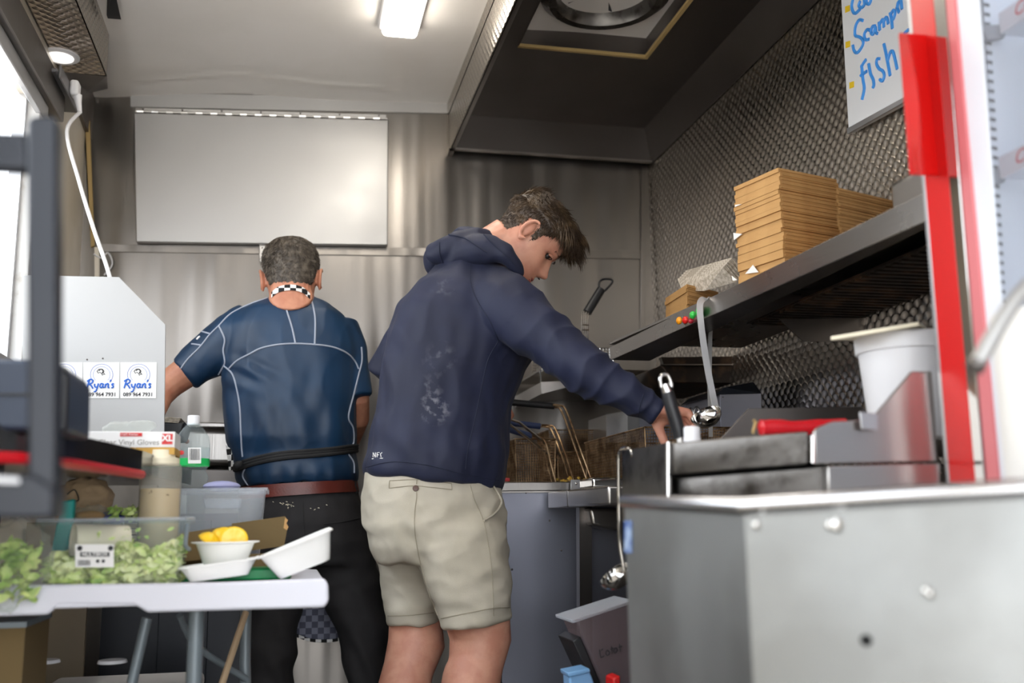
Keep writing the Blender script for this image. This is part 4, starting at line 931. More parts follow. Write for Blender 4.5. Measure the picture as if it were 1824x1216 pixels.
# ------------------------------------------------------------------ fryers in the corner
fr = thing('fryer', (1.0, 3.0, 0), 'steel fryer cabinet with a pale bluish side panel against the far wall', 'fryer')
fy_ = 2.75; fx0 = P(890, 872, fy_).x; fx1 = P(1042, 872, fy_).x; fzt = P(960, 858, fy_).z
MB().box((fx0, fy_, 0), (fx1, fy_ + .004, fzt - .028)).build('side_panel', M['steel_blue'], fr)
MB().box((fx0, fy_ + .004, 0), (xR - .01, 3.44, fzt - .03)).build('cabinet', M['steel_dark'], fr)
MB().box((fx0 - .006, fy_ - .008, fzt - .03), (xR - .01, 3.44, fzt - .024)).build('deck', M['steel'], fr)
MB().box((fx0 - .006, fy_ - .01, fzt - .026), (fx1 - .01, fy_ + .01, fzt)).build('deck_lip', M['steel'], fr, bevel=.003)
MB().box((fx0 - .006, fy_ + .01, fzt - .026), (xR - .01, 3.44, fzt - .002)).build('deck', M['steel_grimy'], fr)
for x, y in ((937, 877), (979, 927), (912, 1014), (1000, 980)): MB().ball(P(x, y, fy_ - .001), .003, 8, 6).build('rivet', M['steel_dark'], fr, smooth=True)
MB().slab([P(1017, 854, 2.72), P(1034, 854, 2.72), P(1034, 872, 2.72), P(1017, 872, 2.72)], (0, .006, 0)).build('hinge_bracket', M['alu'], fr, bevel=.001)
MB().ball(P(1026, 861, 2.718), .004, 10, 6).build('bolt', M['chrome'], fr, smooth=True)
MB().slab([P(890, 849, 2.72), P(908, 851, 2.72), P(908, 857, 2.72), P(890, 857, 2.72)], (0, .02, 0)).build('red_clip', M['red'], label='small red clip lying on the fryer deck by the hooded cook', cat='clip', bevel=.001)
# second fryer, nearer, with drip rail
f2 = thing('fryer', (1.05, 2.5, 0), 'second steel fryer with drip rail, right of the bluish side panel', 'fryer')
f2['label'] = 'nearer steel fryer with drip rail and open dark bay under it'
q = P(1014, 872, 2.5); qb = P(1014, 903, 2.5)
MB().box((q.x, 2.18, qb.z), (xR - .02, 2.52, q.z)).build('drip_rail', M['steel'], f2, bevel=.006, segs=3)
MB().box((q.x, 2.52, qb.z), (xR - .02, 2.72, q.z)).build('tank_top', M['steel'], f2, bevel=.003)
MB().slab([P(1055, 850, 2.45), P(1130, 850, 2.45), P(1130, 868, 2.45), P(1056, 869, 2.45)], (0, .12, 0)).build('lid', M['chrome'], f2, bevel=.006, segs=3)
MB().slab([P(1032, 903, 2.5), P(1054, 903, 2.5), P(1056, 1300, 2.5), P(1034, 1300, 2.5)], (0, .03, 0)).build('leg', M['steel_dark'], f2)
MB().slab([P(1054, 903, 2.6), P(1200, 903, 2.6), P(1200, 1300, 2.6), P(1055, 1300, 2.6)], (0, .01, 0)).build('back_panel', M['steel_blue'], f2)
MB().slab([P(1050, 905, 2.45), P(1100, 905, 2.45), P(1108, 905, 2.45), P(1108, 945, 2.45), P(1090, 943, 2.45), P(1055, 935, 2.45)], (0, .12, 0)).build('drip_tray', M['steel'], f2, bevel=.008, segs=3)
MB().slab([P(1110, 600, 2.73), P(1111, 600, 2.73), P(1111, 601, 2.73)], (0, .001, 0)).build('screw', M['steel'], f2)

def basket(lo, hi, label, pitch=.0075, r=.0012, crumbs=True, hpath=None, grip=None, gm='black', tr=.0026):
    lo, hi = V(lo), V(hi)
    t = thing('fryer_basket', ((lo.x + hi.x) / 2, (lo.y + hi.y) / 2, lo.z), label, 'basket')
    mb = MB(); dx, dy = (hi.x - lo.x), (hi.y - lo.y); tp = .93
    cx, cy = (lo.x + hi.x) / 2, (lo.y + hi.y) / 2
    def pt(u, v, w_): s_ = tp + (1 - tp) * w_; return V((cx + (u - .5) * dx * s_, cy + (v - .5) * dy * s_, lo.z + (hi.z - lo.z) * w_))
    nx = int(dx / pitch); ny = int(dy / pitch); nz_ = int((hi.z - lo.z) / pitch)
    for i in range(nx + 1):
        u = i / nx; mb.tube([pt(u, 0, 1), pt(u, 0, 0), pt(u, 1, 0), pt(u, 1, 1)], r, 3, caps=False)
    for i in range(ny + 1):
        v = i / ny; mb.tube([pt(0, v, 1), pt(0, v, 0), pt(1, v, 0), pt(1, v, 1)], r, 3, caps=False)
    for i in range(nz_ + 1):
        w_ = i / nz_; mb.tube([pt(0, 0, w_), pt(1, 0, w_), pt(1, 1, w_), pt(0, 1, w_)], r, 3, caps=False, closed=True)
    mb.build('wire_mesh', M['wire'], t, fix=False, kind='stuff')
    rm = MB()
    c4 = [pt(0, 0, 1), pt(1, 0, 1), pt(1, 1, 1), pt(0, 1, 1)]
    for i in range(4): rm.tube([c4[i], c4[(i + 1) % 4]], tr, 8)
    rm.build('rim', M['wire'], t, smooth=True)
    c3 = [pt(0, 0, 0), pt(0, 0, 1)]; MB().tube(c3, tr * .8, 8).build('corner_wire', M['wire'], t, smooth=True); MB().tube([pt(1, 0, 0), pt(1, 0, 1)], tr * .8, 8).build('corner_wire', M['wire'], t, smooth=True)
    if hpath:
        hd = MB().tube(smoothpath(hpath, 3), .0034, 8).tube(smoothpath([p + V((0, .045, 0)) for p in hpath], 3), .0034, 8).build('handle', M['wire'], t, smooth=True)
        MB().tube([grip[0] + V((0, .02, 0)), grip[1] + V((0, .02, 0))], [.008, .0085], 10, flat=1.2).build('grip', M[gm], hd, smooth=True)
    return t
xb = PX(1045, 793, .885)
BL = basket((.885, 2.40, fzt + .004), (1.12, 2.93, 1.075), 'large browned wire basket nearest the cook hand, with black handle grip', hpath=[P(1052, 850, 2.8), P(1030, 790, 2.82), P(1008, 730, 2.85), P(996, 722, 2.85), P(985, 721, 2.85)], grip=(P(990, 722, 2.85), P(912, 715, 2.85)))
a_ = P(914, 783, 2.98); b2_ = P(985, 776, 2.98)
basket((a_.x, 2.95, fzt + .002), (b2_.x, 3.12, a_.z), 'left small wire basket beside the hooded cook, with dark blue grip', hpath=[P(990, 858, 2.93), P(980, 820, 2.94), P(972, 788, 2.95), P(962, 779, 2.95), P(948, 775, 2.95)], grip=(P(950, 776, 2.95), P(905, 762, 2.95)), gm='blue_grip')
a_ = P(990, 806, 3.02); b2_ = P(1042, 797, 3.02)
basket((a_.x, 3.0, fzt + .002), (b2_.x, 3.18, a_.z), 'middle wire basket holding yellow crumbs, with blue grip', hpath=[P(1023, 858, 2.9), P(1008, 812, 2.93), P(990, 765, 2.98), P(980, 758, 3.0), P(965, 757, 3.0)], grip=(P(965, 758, 3.0), P(904, 751, 3.0)), gm='blue_grip')
a_ = P(972, 778, 3.28); b2_ = P(1086, 764, 3.28)
basket((a_.x, 3.24, fzt + .01), (b2_.x, 3.4, a_.z + .02), 'rear wire basket hanging against the far wall')
fm_ = MB()
for k in range(60):
    x = random.choice([(990, 1040), (1050, 1110)]); x = random.uniform(*x)
    fm_.ell(P(x, 0, 3.05).lerp(P(x, 0, 3.05), 0) * 0 + V((P(x, 850, 2.98).x, random.uniform(2.8, 3.1), fzt + .006 + random.random() * .012)), (.006, .002, 0), (0, .004, .002), (0, 0, .004), 7, 5)
fm_.build('fried_crumbs', M['fries'], kind='stuff', label='yellow fried crumbs in the baskets', cat='crumbs')
tg = MB().tube([P(903, 745, 2.9), P(925, 752, 2.92), P(1000, 812, 2.98)], .004, 8).tube([P(903, 752, 2.9), P(920, 765, 2.92), P(992, 820, 2.98)], .004, 8).build('tongs', M['steel'], label='steel tongs lying across the small fryer baskets', cat='tongs', smooth=True)
sb2 = thing('steel_splash_box', P(1110, 765, 3.2), 'small steel box on the back of the fryers', 'box')
MB().slab([P(1080, 738, 3.1), P(1118, 731, 3.1), P(1118, 790, 3.1), P(1080, 790, 3.1)], (.0, .2, 0)).build('box', M['steel'], sb2)
MB().slab([P(1118, 731, 3.1), P(1139, 728, 3.0), P(1139, 790, 3.0), P(1118, 790, 3.1)], (.0, .02, 0)).build('dark_side', M['black_metal'], sb2)
MB().slab([P(1139, 728, 3.0), P(1230, 722, 3.0), P(1230, 800, 3.0), P(1139, 800, 3.0)], (.0, .02, 0)).build('front_plate', M['steel_blue'], sb2)
# hooks on a rail
for x, y, Y_ in ((1068, 755, 3.3), (1078, 752, 3.3), (1230, 735, 2.6), (1241, 733, 2.6)):
    MB().tube(smoothpath([P(x - 5, y + 16, Y_), P(x - 5, y, Y_), P(x, y - 8, Y_), P(x + 5, y, Y_), P(x + 5, y + 14, Y_)]), .003, 8).build('wire_hook', M['steel'], label={1068: 'left steel hook behind the fryer baskets', 1078: 'right steel hook behind the fryer baskets', 1230: 'left steel hook behind the cook hand', 1241: 'right steel hook behind the cook hand'}[x], cat='hook', group='wire hooks at the back' if x < 1100 else 'wire hooks behind the hand', smooth=True)

# wall rack and salamander under the shelf
wr = thing('wire_rack', P(1050, 700, 3.2), 'steel ledge with a wire rack on the far wall behind the outstretched arm', 'rack')
rz = P(964, 684, 3.1).z
rx0 = P(964, 684, 3.1).x
MB().slab([P(964, 680, 3.1), P(1172, 671, 3.1), P(1172, 685, 3.1), P(1010, 690, 3.1), P(964, 702, 3.1)], (0, .39, 0)).build('ledge', M['steel'], wr, bevel=.001)
for k in range(16):
    y = 3.1 + k * .024; MB().tube([(rx0 + .004, y, rz + .05), (P(1172, 680, 3.1).x, y, rz + .05)], .0025, 6).build('rack_wire', M['chrome'], wr, smooth=True)
MB().tube([(rx0 + .004, 3.1, rz + .05), (rx0 + .004, 3.46, rz + .05)], .003, 6).tube([(rx0 + .004, 3.12, rz), (rx0 + .004, 3.12, rz + .05)], .003, 6).build('rack_frame', M['chrome'], wr, smooth=True)
sm = thing('grill_hood', P(1270, 660, 2.9), 'blackened grill box with burnt front strip under the shelf', 'grill')
MB().slab([P(1178, 636, 2.85), P(1352, 634, 2.85), P(1322, 648, 2.85), P(1182, 648, 2.85)], (0, .02, 0)).build('burnt_strip', M['burnt'], sm)
MB().slab([P(1176, 650, 2.86), P(1330, 650, 2.86), P(1328, 684, 2.86), P(1200, 682, 2.86)], (0, .4, 0)).build('grill_box', M['burnt'], sm, bevel=.004)
MB().tube([P(1176, 650, 2.84), P(1330, 650, 2.84)], .003, 6).build('front_rod', M['steel_dark'], sm, smooth=True)
# basket with long handle parked on the rack
tb2 = thing('fryer_basket', P(1030, 660, 3.2), 'clean wire basket parked on the rack with its black handle pointing up', 'basket')
MB().tube([P(1046, 556, 3.1), P(1071, 515, 3.1)], [.0155, .0145], 12).build('grip', M['black'], tb2, smooth=True)
MB().tube(smoothpath([P(1067, 516, 3.1), P(1068, 502, 3.1), P(1076, 497, 3.1), P(1089, 498, 3.1), P(1090, 504, 3.1), P(1077, 518, 3.1)]), .0036, 8).build('handle_loop', M['black'], tb2, smooth=True)
for k in range(4):
    x = 1036.5 + k * 3.6; MB().tube([P(x + 1, 554, 3.1), P(x, 570, 3.1), P(x, 660, 3.1)], .0022, 6).build('handle_wire', M['chrome'], tb2, smooth=True)
for y in (578, 587): MB().tube([P(1036, y, 3.098), P(1049, y + 1, 3.098)], .002, 6).build('cross_wire', M['chrome'], tb2, smooth=True)
bm2 = MB(); bl0 = P(968, 665, 3.15); bh = P(1088, 622, 3.15)
for k in range(22):
    x = bl0.x + (bh.x - bl0.x) * k / 21; bm2.tube([(x, 3.13, rz + .055), (x, 3.13, bh.z), (x, 3.15, bh.z)], .0012, 4); bm2.tube([(x, 3.3, rz + .055), (x, 3.3, bh.z)], .0012, 4)
for k in range(9):
    z = rz + .055 + (bh.z - rz - .055) * k / 8; bm2.tube([(bl0.x, 3.13, z), (bh.x, 3.13, z), (bh.x, 3.3, z), (bl0.x, 3.3, z)], .0012, 4, closed=True)
bm2.build('wire_mesh', M['chrome'], tb2, fix=False, kind='stuff')

# ------------------------------------------------------------------ near hot counter (bain marie)
bmz = P(1190, 788, 1.55).z
bn_ = thing('hot_counter', (.95, 1.6, 0), 'grimy steel hot-hold counter in front of the fryers', 'counter')
MB().slab([P(1108, 803, 1.77), P(1190, 788, 1.55), P(1190, 930, 1.55), P(1108, 930, 1.77)], (.006, 0, 0)).build('side_panel', M['steel_grimy'], bn_)
MB().tube(smoothpath([P(1131, 900, 1.72), P(1130, 830, 1.72), P(1127, 808, 1.72), P(1122, 800, 1.735)]), .0035, 8).build('corner_bead', M['chrome'], bn_, smooth=True)
MB().tube([P(1190, 787, 1.545), P(1190, 905, 1.545)], .0035, 8).build('corner_bead', M['chrome'], bn_, smooth=True)
MB().slab([P(1190, 789, 1.55), P(1440, 767, 1.36), P(1440, 826, 1.36), P(1192, 847, 1.55)], (0, .03, 0)).build('front_band', M['steel_grimy'], bn_, bevel=.003)
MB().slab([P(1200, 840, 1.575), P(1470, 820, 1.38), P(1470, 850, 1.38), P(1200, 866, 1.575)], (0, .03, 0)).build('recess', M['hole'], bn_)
MB().slab([P(1206, 850, 1.555), P(1473, 830, 1.35), P(1473, 915, 1.35), P(1206, 915, 1.555)], (0, .03, 0)).build('drawer_front', M['steel_grimy'], bn_, bevel=.002)
dk = [V((P(1190, 788, 1.55).x, 1.56, bmz - .008)), V((P(1440, 767, 1.36).x, 1.37, bmz - .008)), V((1.3, 1.37, bmz - .008)), V((1.3, 1.96, bmz - .008)), V((.70, 1.96, bmz - .008)), V((P(1108, 803, 1.77).x, 1.77, bmz - .008))]
MB().slab(dk, (0, 0, .006)).build('deck', M['steel'], bn_)
MB().box((.70, 1.62, 0), (1.3, 1.95, bmz - .05)).build('cabinet', M['steel_dark'], bn_)
MB().slab([P(1450, 768, 1.34), P(1458, 760, 1.34), P(1484, 750, 1.34), P(1530, 748, 1.34), P(1562, 735, 1.34), P(1624, 661, 1.34), P(1660, 661, 1.34), P(1672, 822, 1.34), P(1452, 826, 1.34)], (0, .006, 0)).build('end_guard', M['steel'], bn_, bevel=.002)
MB().slab([P(1475, 830, 1.335), P(1675, 824, 1.335), P(1675, 890, 1.335), P(1475, 890, 1.335)], (0, .02, 0)).build('lower_panel', M['steel'], bn_, bevel=.002)
MB().tube([P(1447, 776, 1.335), P(1447, 824, 1.335)], .0028, 8).build('corner_bead', M['chrome'], bn_, smooth=True)
MB().slab([P(1529, 734, 1.33), P(1562, 737, 1.33), P(1562, 766, 1.33), P(1533, 764, 1.33)], (0, -.004, 0)).build('clip', M['alu'], bn_, bevel=.001)
MB().slab([P(1262, 805, 1.8), P(1334, 727, 1.8), P(1535, 724, 1.8), P(1545, 800, 1.8)], (0, .006, 0)).build('back_guard', M['steel_dark'], bn_, bevel=.001)
gbx = thing('grey_steel_box', P(1315, 780, 2.6), 'plain grey steel box with a dark top behind the hanging ladle', 'box')
MB().slab([P(1282, 702, 2.5), P(1356, 700, 2.5), P(1358, 800, 2.5), P(1285, 800, 2.5)], (0, .25, 0)).build('case', M['steel_blue'], gbx, bevel=.001)
MB().slab([P(1276, 702, 2.495), P(1290, 690, 2.5), P(1342, 680, 2.55), P(1356, 700, 2.495)], (0, .25, 0)).build('lid', M['black_metal'], gbx)
MB().ball(P(1288, 707, 2.498), .002, 6, 5).build('rivet', M['steel_dark'], gbx)

# bucket
bk = V((P(1618, 700, 1.56).x, 1.56, bmz))
bu = thing('white_bucket', bk, 'white lidless plastic bucket on the hot counter beside the red frame', 'bucket')
zt_ = P(1600, 600, 1.56).z - bk.z; r_ = .083
MB().lathe([(.001, .002), (r_ * .80, .001), (r_ * .82, .006), (r_ * .96, zt_ - .03), (r_ * 1.02, zt_ - .029), (r_ * 1.03, zt_ - .002), (r_ * .99, zt_), (r_ * .94, zt_ - .004), (r_ * .8, .01), (.001, .008)], bk, n=40, caps=False).build('tub', M['white_plastic'], bu, smooth=True, ang=35)
bu['label'] = 'white plastic bucket with rolled rim beside the red fridge frame'
bd = [P(1480, 606, 1.52), P(1637, 580, 1.46), P(1650, 588, 1.62), P(1520, 606, 1.66)]
bz = bk.z + zt_ + .001
MB().slab(bd, (0, 0, .007)).build('bucket_board', M['cream'], label='cream board laid tilted across the white bucket', cat='board', bevel=.001)
# red-handled tool
rh = thing('red_handled_tool', P(1420, 778, 1.5), 'kitchen tool with a thick red handle lying on the hot counter', 'tool')
MB().tube(smoothpath([P(1353, 762, 1.5), P(1372, 762, 1.5), P(1420, 763, 1.5), P(1470, 759, 1.5), P(1505, 757, 1.5)], 4), [.008] + [.0135] * 3 + [.0145] * 3 + [.013] * 5 + [.0115] * 5, 14).build('grip', M['red_plastic'], rh, smooth=True)
MB().slab([P(1500, 752, 1.5), P(1590, 748, 1.55), P(1590, 756, 1.55), P(1500, 760, 1.5)], (0, .02, .0)).build('blade', M['steel'], rh)
MB().tube([P(1341, 770, 1.5), P(1346, 752, 1.52), P(1342, 748, 1.52)], .0028, 6).build('twist_tie', M['gasket'], label='yellowish tie at the end of the red handle', cat='tie')
# black-handled ladle standing in the counter
bh_ = thing('black_handled_ladle', P(1212, 788, 1.72), 'black utensil handle with chrome hanging loop standing before the hand', 'ladle')
MB().tube([P(1188, 694, 1.7), P(1192, 712, 1.7), P(1202, 745, 1.7), P(1212, 779, 1.7)], [.0105, .0125, .0125, .0125], 16).build('grip', M['black'], bh_, smooth=True)
MB().tube([P(1211, 776, 1.7), P(1217, 800, 1.7)], [.009, .008], 12).build('ferrule', M['chrome'], bh_, smooth=True)
MB().tube([P(1184, 684, 1.7), P(1189, 698, 1.7)], [.0085, .0115], 12).build('end_cap', M['chrome'], bh_, smooth=True)
MB().tube(smoothpath([P(1178, 690, 1.7), P(1176, 674, 1.7), P(1181, 667, 1.7), P(1189, 668, 1.7), P(1194, 678, 1.7), P(1196, 690, 1.7)]), .0034, 10).build('hanging_loop', M['chrome'], bh_, smooth=True)
wc = P(1233, 788, 1.66)
cpb = thing('capped_bottle', (wc.x, wc.y, bmz - .002), 'small bottle with white screw cap behind the black handle', 'bottle')
MB().lathe([(.001, 0), (.017, 0), (.018, .004), (.0165, .010), (.001, .010)], (wc.x, wc.y, bmz - .002), n=24).build('neck', M['milky'], cpb, smooth=True)
cap_ = MB().lathe([(.0155, -.003), (.0155, .006), (.0145, .007), (.0145, .024), (.0125, .027), (.001, .027)], (wc.x, wc.y, bmz + .010), n=28).build('screw_cap', M['white_plastic'], cpb, smooth=True)
# hanging ladle + flat turner
def strip(mb, pts, wd, t, side=V((1, 0, 0))):
    q = smoothpath(pts, 5); R = []
    for i, p in enumerate(q):
        tg_ = (q[min(i + 1, len(q) - 1)] - q[max(i - 1, 0)]).normalized(); sd = (side - tg_ * side.dot(tg_)).normalized(); n_ = tg_.cross(sd)
        w2 = wd if not hasattr(wd, '__len__') else wd[min(int(i / len(q) * len(wd)), len(wd) - 1)]
        R.append([p + sd * w2 + n_ * t, p - sd * w2 + n_ * t, p - sd * w2 - n_ * t, p + sd * w2 - n_ * t])
    return mb.rings(R)
lYd = 2.2
M['steel_bright'] = nm('bright_satin_steel', (220, 220, 222), .45, .7)
hl = thing('hanging_ladle', P(1262, 765, lYd), 'polished steel ladle hanging from the shelf lip', 'ladle')
strip(MB(), [P(1270, 560, 2.165), P(1268, 542, 2.165), P(1259, 532, 2.16), P(1248, 537, 2.155), P(1247, 560, 2.15), P(1253, 610, 2.14), P(1261, 660, 2.13), P(1269, 700, 2.13), P(1277, 735, 2.11)], .0075, .0016).build('handle', M['steel_bright'], hl, smooth=True, ang=30)
def bowl(c, axis, r, t, name='bowl', parent=None):
    pr = []
    for i in range(9): a = math.pi / 2 * i / 8; pr.append((r * math.cos(a), -r * .8 * math.sin(a)))
    pr = pr[::-1]; pr = [(r_ if r_ > .001 else .001, z) for r_, z in pr]
    inn = [(max(r_ - t, .001), z + t * (0 if r_ > r * .99 else 1)) for r_, z in pr[::-1]]
    return MB().lathe(pr + [(r, .001), (r - t, .001)] + inn[1:], c, axis, 32, caps=False).build(name, M['chrome'], parent, smooth=True, ang=60)
bowl(P(1257, 738, 2.09), (-.50, -.30, .80), .036, .0015, parent=hl)
ft = thing('flat_turner', P(1265, 775, 2.33), 'flat steel handle hanging behind the ladle', 'utensil')
strip(MB(), [P(1268, 572, 2.35), P(1265, 600, 2.35), P(1264, 690, 2.35), P(1266, 778, 2.35)], .0055, .0012).build('handle', M['steel_pale'], ft)
MB().tube([P(1268, 574, 2.34), P(1272, 574, 2.34), P(1272, 580, 2.34)], .002, 6).build('hook_end', M['steel'], ft)
# ladle hung over the side of the counter
ol = thing('side_ladle', P(1092, 1046, 1.84), 'steel ladle hooked over the side of the hot counter', 'ladle')
MB().tube(smoothpath([P(1126, 840, 1.745), P(1125, 812, 1.75), P(1121, 801, 1.76), P(1112, 798, 1.78), P(1105, 803, 1.8), P(1102, 825, 1.81), P(1103, 920, 1.82), P(1104, 965, 1.83), P(1109, 1000, 1.83), P(1113, 1018, 1.83)]), .0038, 10).build('handle', M['chrome'], ol, smooth=True)
bowl(P(1096, 1022, 1.83), (-.55, -.1, .75), .034, .0015, parent=ol)

# lower right clutter under the fryers
lt = thing('low_bench', (.8, 2.3, 0), 'low steel bench under the nearer fryer holding tubs', 'bench')
lz = P(1060, 1250, 2.2).z
MB().box((.62, 1.98, lz - .02), (1.3, 2.17, lz)).build('top', M['steel_dark'], lt)
MB().box((1.25, 2.0, 0), (1.28, 2.15, lz - .02)).box((.66, 2.12, 0), (.69, 2.15, lz - .02)).build('legs', M['steel_dark'], lt)
smk = thing('smoked_tub', P(1080, 1245, 2.1), 'upturned smoky clear tub with handwriting leaning under the fryer', 'tub')
MB().slab([P(1026, 1104, 2.1), P(1130, 1072, 2.1), P(1135, 1250, 2.1), P(1088, 1250, 2.1)], (0, .12, 0)).build('tub_body', M['smoked'], smk, bevel=.004)
MB().slab([P(1018, 1104, 2.095), P(1130, 1068, 2.095), P(1130, 1073, 2.095), P(1020, 1110, 2.095)], (0, .135, 0)).build('rim', M['milky'], smk, bevel=.002)
LO = [[(1068, 1156), (1070, 1170), (1076, 1167)], [(1074, 1155), (1071, 1158)], [(1082, 1157), (1079, 1162), (1082, 1167), (1086, 1162), (1082, 1157)], [(1089, 1150), (1090, 1164)], [(1087, 1156), (1093, 1154)], [(1096, 1153), (1093, 1158), (1096, 1163), (1100, 1157), (1096, 1153)], [(1103, 1146), (1105, 1160)], [(1101, 1152), (1108, 1150)]]
mb = MB()
for s_ in LO: mb.tube([P(x, y, 2.097) for x, y in densify(s_, 3)], .0012, 5)
mb.build('lettering', M['ink'], smk)
MB().slab([P(1020, 1142, 2.12), P(1034, 1133, 2.12), P(1084, 1250, 2.12), P(1070, 1250, 2.12)], (0, .12, 0)).build('black_tray', M['black'], label='black tray on edge behind the smoky tub', cat='tray', bevel=.002)
lbx = thing('blue_tub', P(1040, 1245, 2.0), 'light blue plastic tub at the bottom under the fryer', 'tub')
MB().slab([P(1014, 1203, 2.05), P(1050, 1194, 2.05), P(1072, 1250, 2.05), P(1016, 1250, 2.05)], (0, .05, 0)).build('tub_body', M['light_blue'], lbx, bevel=.004)
MB().slab([P(1011, 1198, 2.045), P(1050, 1190, 2.045), P(1052, 1197, 2.045), P(1013, 1206, 2.045)], (0, .06, 0)).build('rim', M['light_blue'], lbx, bevel=.002)
MB().slab([P(1092, 1208, 2.0), P(1105, 1203, 2.0), P(1105, 1250, 2.0), P(1092, 1250, 2.0)], (0, .05, 0)).build('red_pack', M['red'], label='small red pack at the bottom beside the smoky tub', cat='pack', bevel=.003)

# ------------------------------------------------------------------ foreground steel box
M['rim'] = nm('polished_rim', (225, 225, 228), .22, 1)
fbx = thing('steel_cabinet', (.75, 1.0, 0), 'large plain steel cabinet filling the lower right foreground', 'cabinet')
k0, k1, k2 = P(1112, 892, 1.40), P(1325, 902, 1.0), P(1900, 864, .80)
zk = (k0.z + k1.z + k2.z) / 3
def dn(p): return V((p.x, p.y, 0))
MB().slab([k0, k1, dn(k1), dn(k0)], (.01, .006, 0)).build('side_panel', M['steel_box'], fbx)
MB().slab([k1, k2, dn(k2), dn(k1)], (0, .01, 0)).build('front_panel', M['steel_box'], fbx)
bk_ = [k0, k1, k2, V((1.32, k2.y, k2.z)), V((1.32, 1.4, k0.z))]
MB().slab(bk_, (0, 0, -.006)).build('top_panel', M['steel_pale'], fbx)
MB().tube([k0 + V((0, 0, 0)), k1, k2], .0095, 12).build('rolled_edge', M['rim'], fbx, smooth=True)
M['blue_sticker'] = nm('blue_sticker', (60, 90, 160), .5, col2=(170, 190, 220), vs=60)
u_ = (k1 - k0).normalized(); nn_ = u_.cross(V((0, 0, 1))); 
sp1, n1 = planepoint(1114, 926, k0, k1); sp2, _n = planepoint(1127, 927, k0, k1); sp3, _n = planepoint(1127, 985, k0, k1); sp4, _n = planepoint(1114, 984, k0, k1)
n1 = n1 if n1.dot(CAM - k0) > 0 else -n1
MB().slab([p + n1 * .001 for p in (sp1, sp2, sp3, sp4)], n1 * .0008).build('sticker', M['blue_sticker'], fbx)
for (x, y, r2) in ((1350, 934, .006), (1482, 934, .0065), (1495, 934, .0085), (1652, 1051, .0055), (1660, 1057, .0055)):
    p, n = planepoint(x, y, k1, k2); n = n if n.dot(CAM - p) > 0 else -n
    MB().ell(p + n * .001, V((r2, 0, 0)), V((0, 0, r2)), n * .004, 14, 8).build('bolt', M['chrome'], fbx, smooth=True)
p, n = planepoint(1543, 1140, k1, k2); n = n if n.dot(CAM - p) > 0 else -n
MB().lathe([(.0058, 0), (.0058, .0012), (.001, .0012)], p, n, 20).build('drilled_hole', M['hole'], fbx)

# ------------------------------------------------------------------ drinks fridge with red door
fx = .965
fg = thing('drinks_fridge', (1.1, 1.05, zk), 'glass-door drinks fridge with red door frame at the right edge', 'fridge')
def band(x0, x1, w0, w1, name, mat, t=.02, y0=-150, y1=860, X_=fx):
    def xx(a, b_, y): return a + (b_ - a) * y / 855
    return MB().slab([PX(xx(x0, w0, y0), y0, X_), PX(xx(x1, w1, y0), y0, X_), PX(xx(x1, w1, y1), y1, X_), PX(xx(x0, w0, y1), y1, X_)], (t, 0, 0)).build(name, mat, fg, bevel=.001)
band(1615, 1621, 1685, 1691, 'door_edge', M['alu'])
band(1621, 1662, 1691, 1737, 'door_frame', M['red'])
band(1662, 1682, 1737, 1753, 'door_trim', M['chrome'], .02)
M['pink'] = nm('pink_reflection', (214, 120, 124), .35)
band(1684, 1700, 1757, 1778, 'door_reflection', M['pink'], .02)  # red frame's reflection in the glass, built as a pink coloured strip
M['frame_white'] = nm('fridge_white', (226, 229, 236), .35)
band(1700, 1743, 1778, 1806, 'inner_frame', M['frame_white'], .004, X_=fx + .004)
zf0 = PX(1690, 860, fx).z; zf1 = 1.95; yfar = 1.30
MB().box((fx + .035, yfar, zf0), (xR - .03, yfar + .02, zf1)).build('side_wall', M['frame_white'], fg)
MB().box((xR - .05, .72, zf0), (xR - .03, yfar, zf1)).build('back_wall', M['frame_white'], fg)
MB().box((fx + .035, .70, zf0), (xR - .03, .72, zf1)).build('side_wall', M['frame_white'], fg)
MB().box((fx + .02, .70, zf0 - .01), (xR - .03, yfar + .02, zf0 + .01)).box((fx, .70, zf1), (xR - .03, yfar + .02, zf1 + .02)).build('cabinet_shell', M['frame_white'], fg)
gy0 = PX(1824, 300, fx).y - .35
MB().slab([V((fx + .006, gy0, zf0 + .03)), V((fx + .006, PX(1700, 300, fx).y, zf0 + .03)), V((fx + .006, PX(1700, 300, fx).y, zf1)), V((fx + .006, gy0, zf1))], (.003, 0, 0)).build('door_glass', M['glass'], fg)
MB().slab([P(1744, -40, yfar - .006), P(1747, -40, yfar - .006), P(1797, 860, yfar - .006), P(1794, 860, yfar - .006)], (0, -.002, 0)).build('rail_dark_line', M['socket'], fg)  # thin dark grey line along the rail's left edge
rail = MB().slab([P(1746, -40, yfar - .004), P(1772, -40, yfar - .004), P(1822, 860, yfar - .004), P(1796, 860, yfar - .004)], (0, -.004, 0)).build('shelf_rail', M['frame_white'], fg)
for k in range(46):
    y = 5 + k * 17; x = 1752 + (y) * .055
    MB().slab([P(x, y, yfar - .009), P(x + 10, y + 2, yfar - .009), P(x + 10, y + 8, yfar - .009), P(x, y + 6, yfar - .009)], (0, -.0006, 0)).build('slot', M['socket'], rail)
M['script_red'] = nm('faded_red_script', (222, 80, 84), .5); M['clip_grey'] = nm('grey_clip', (150, 150, 154), .5)
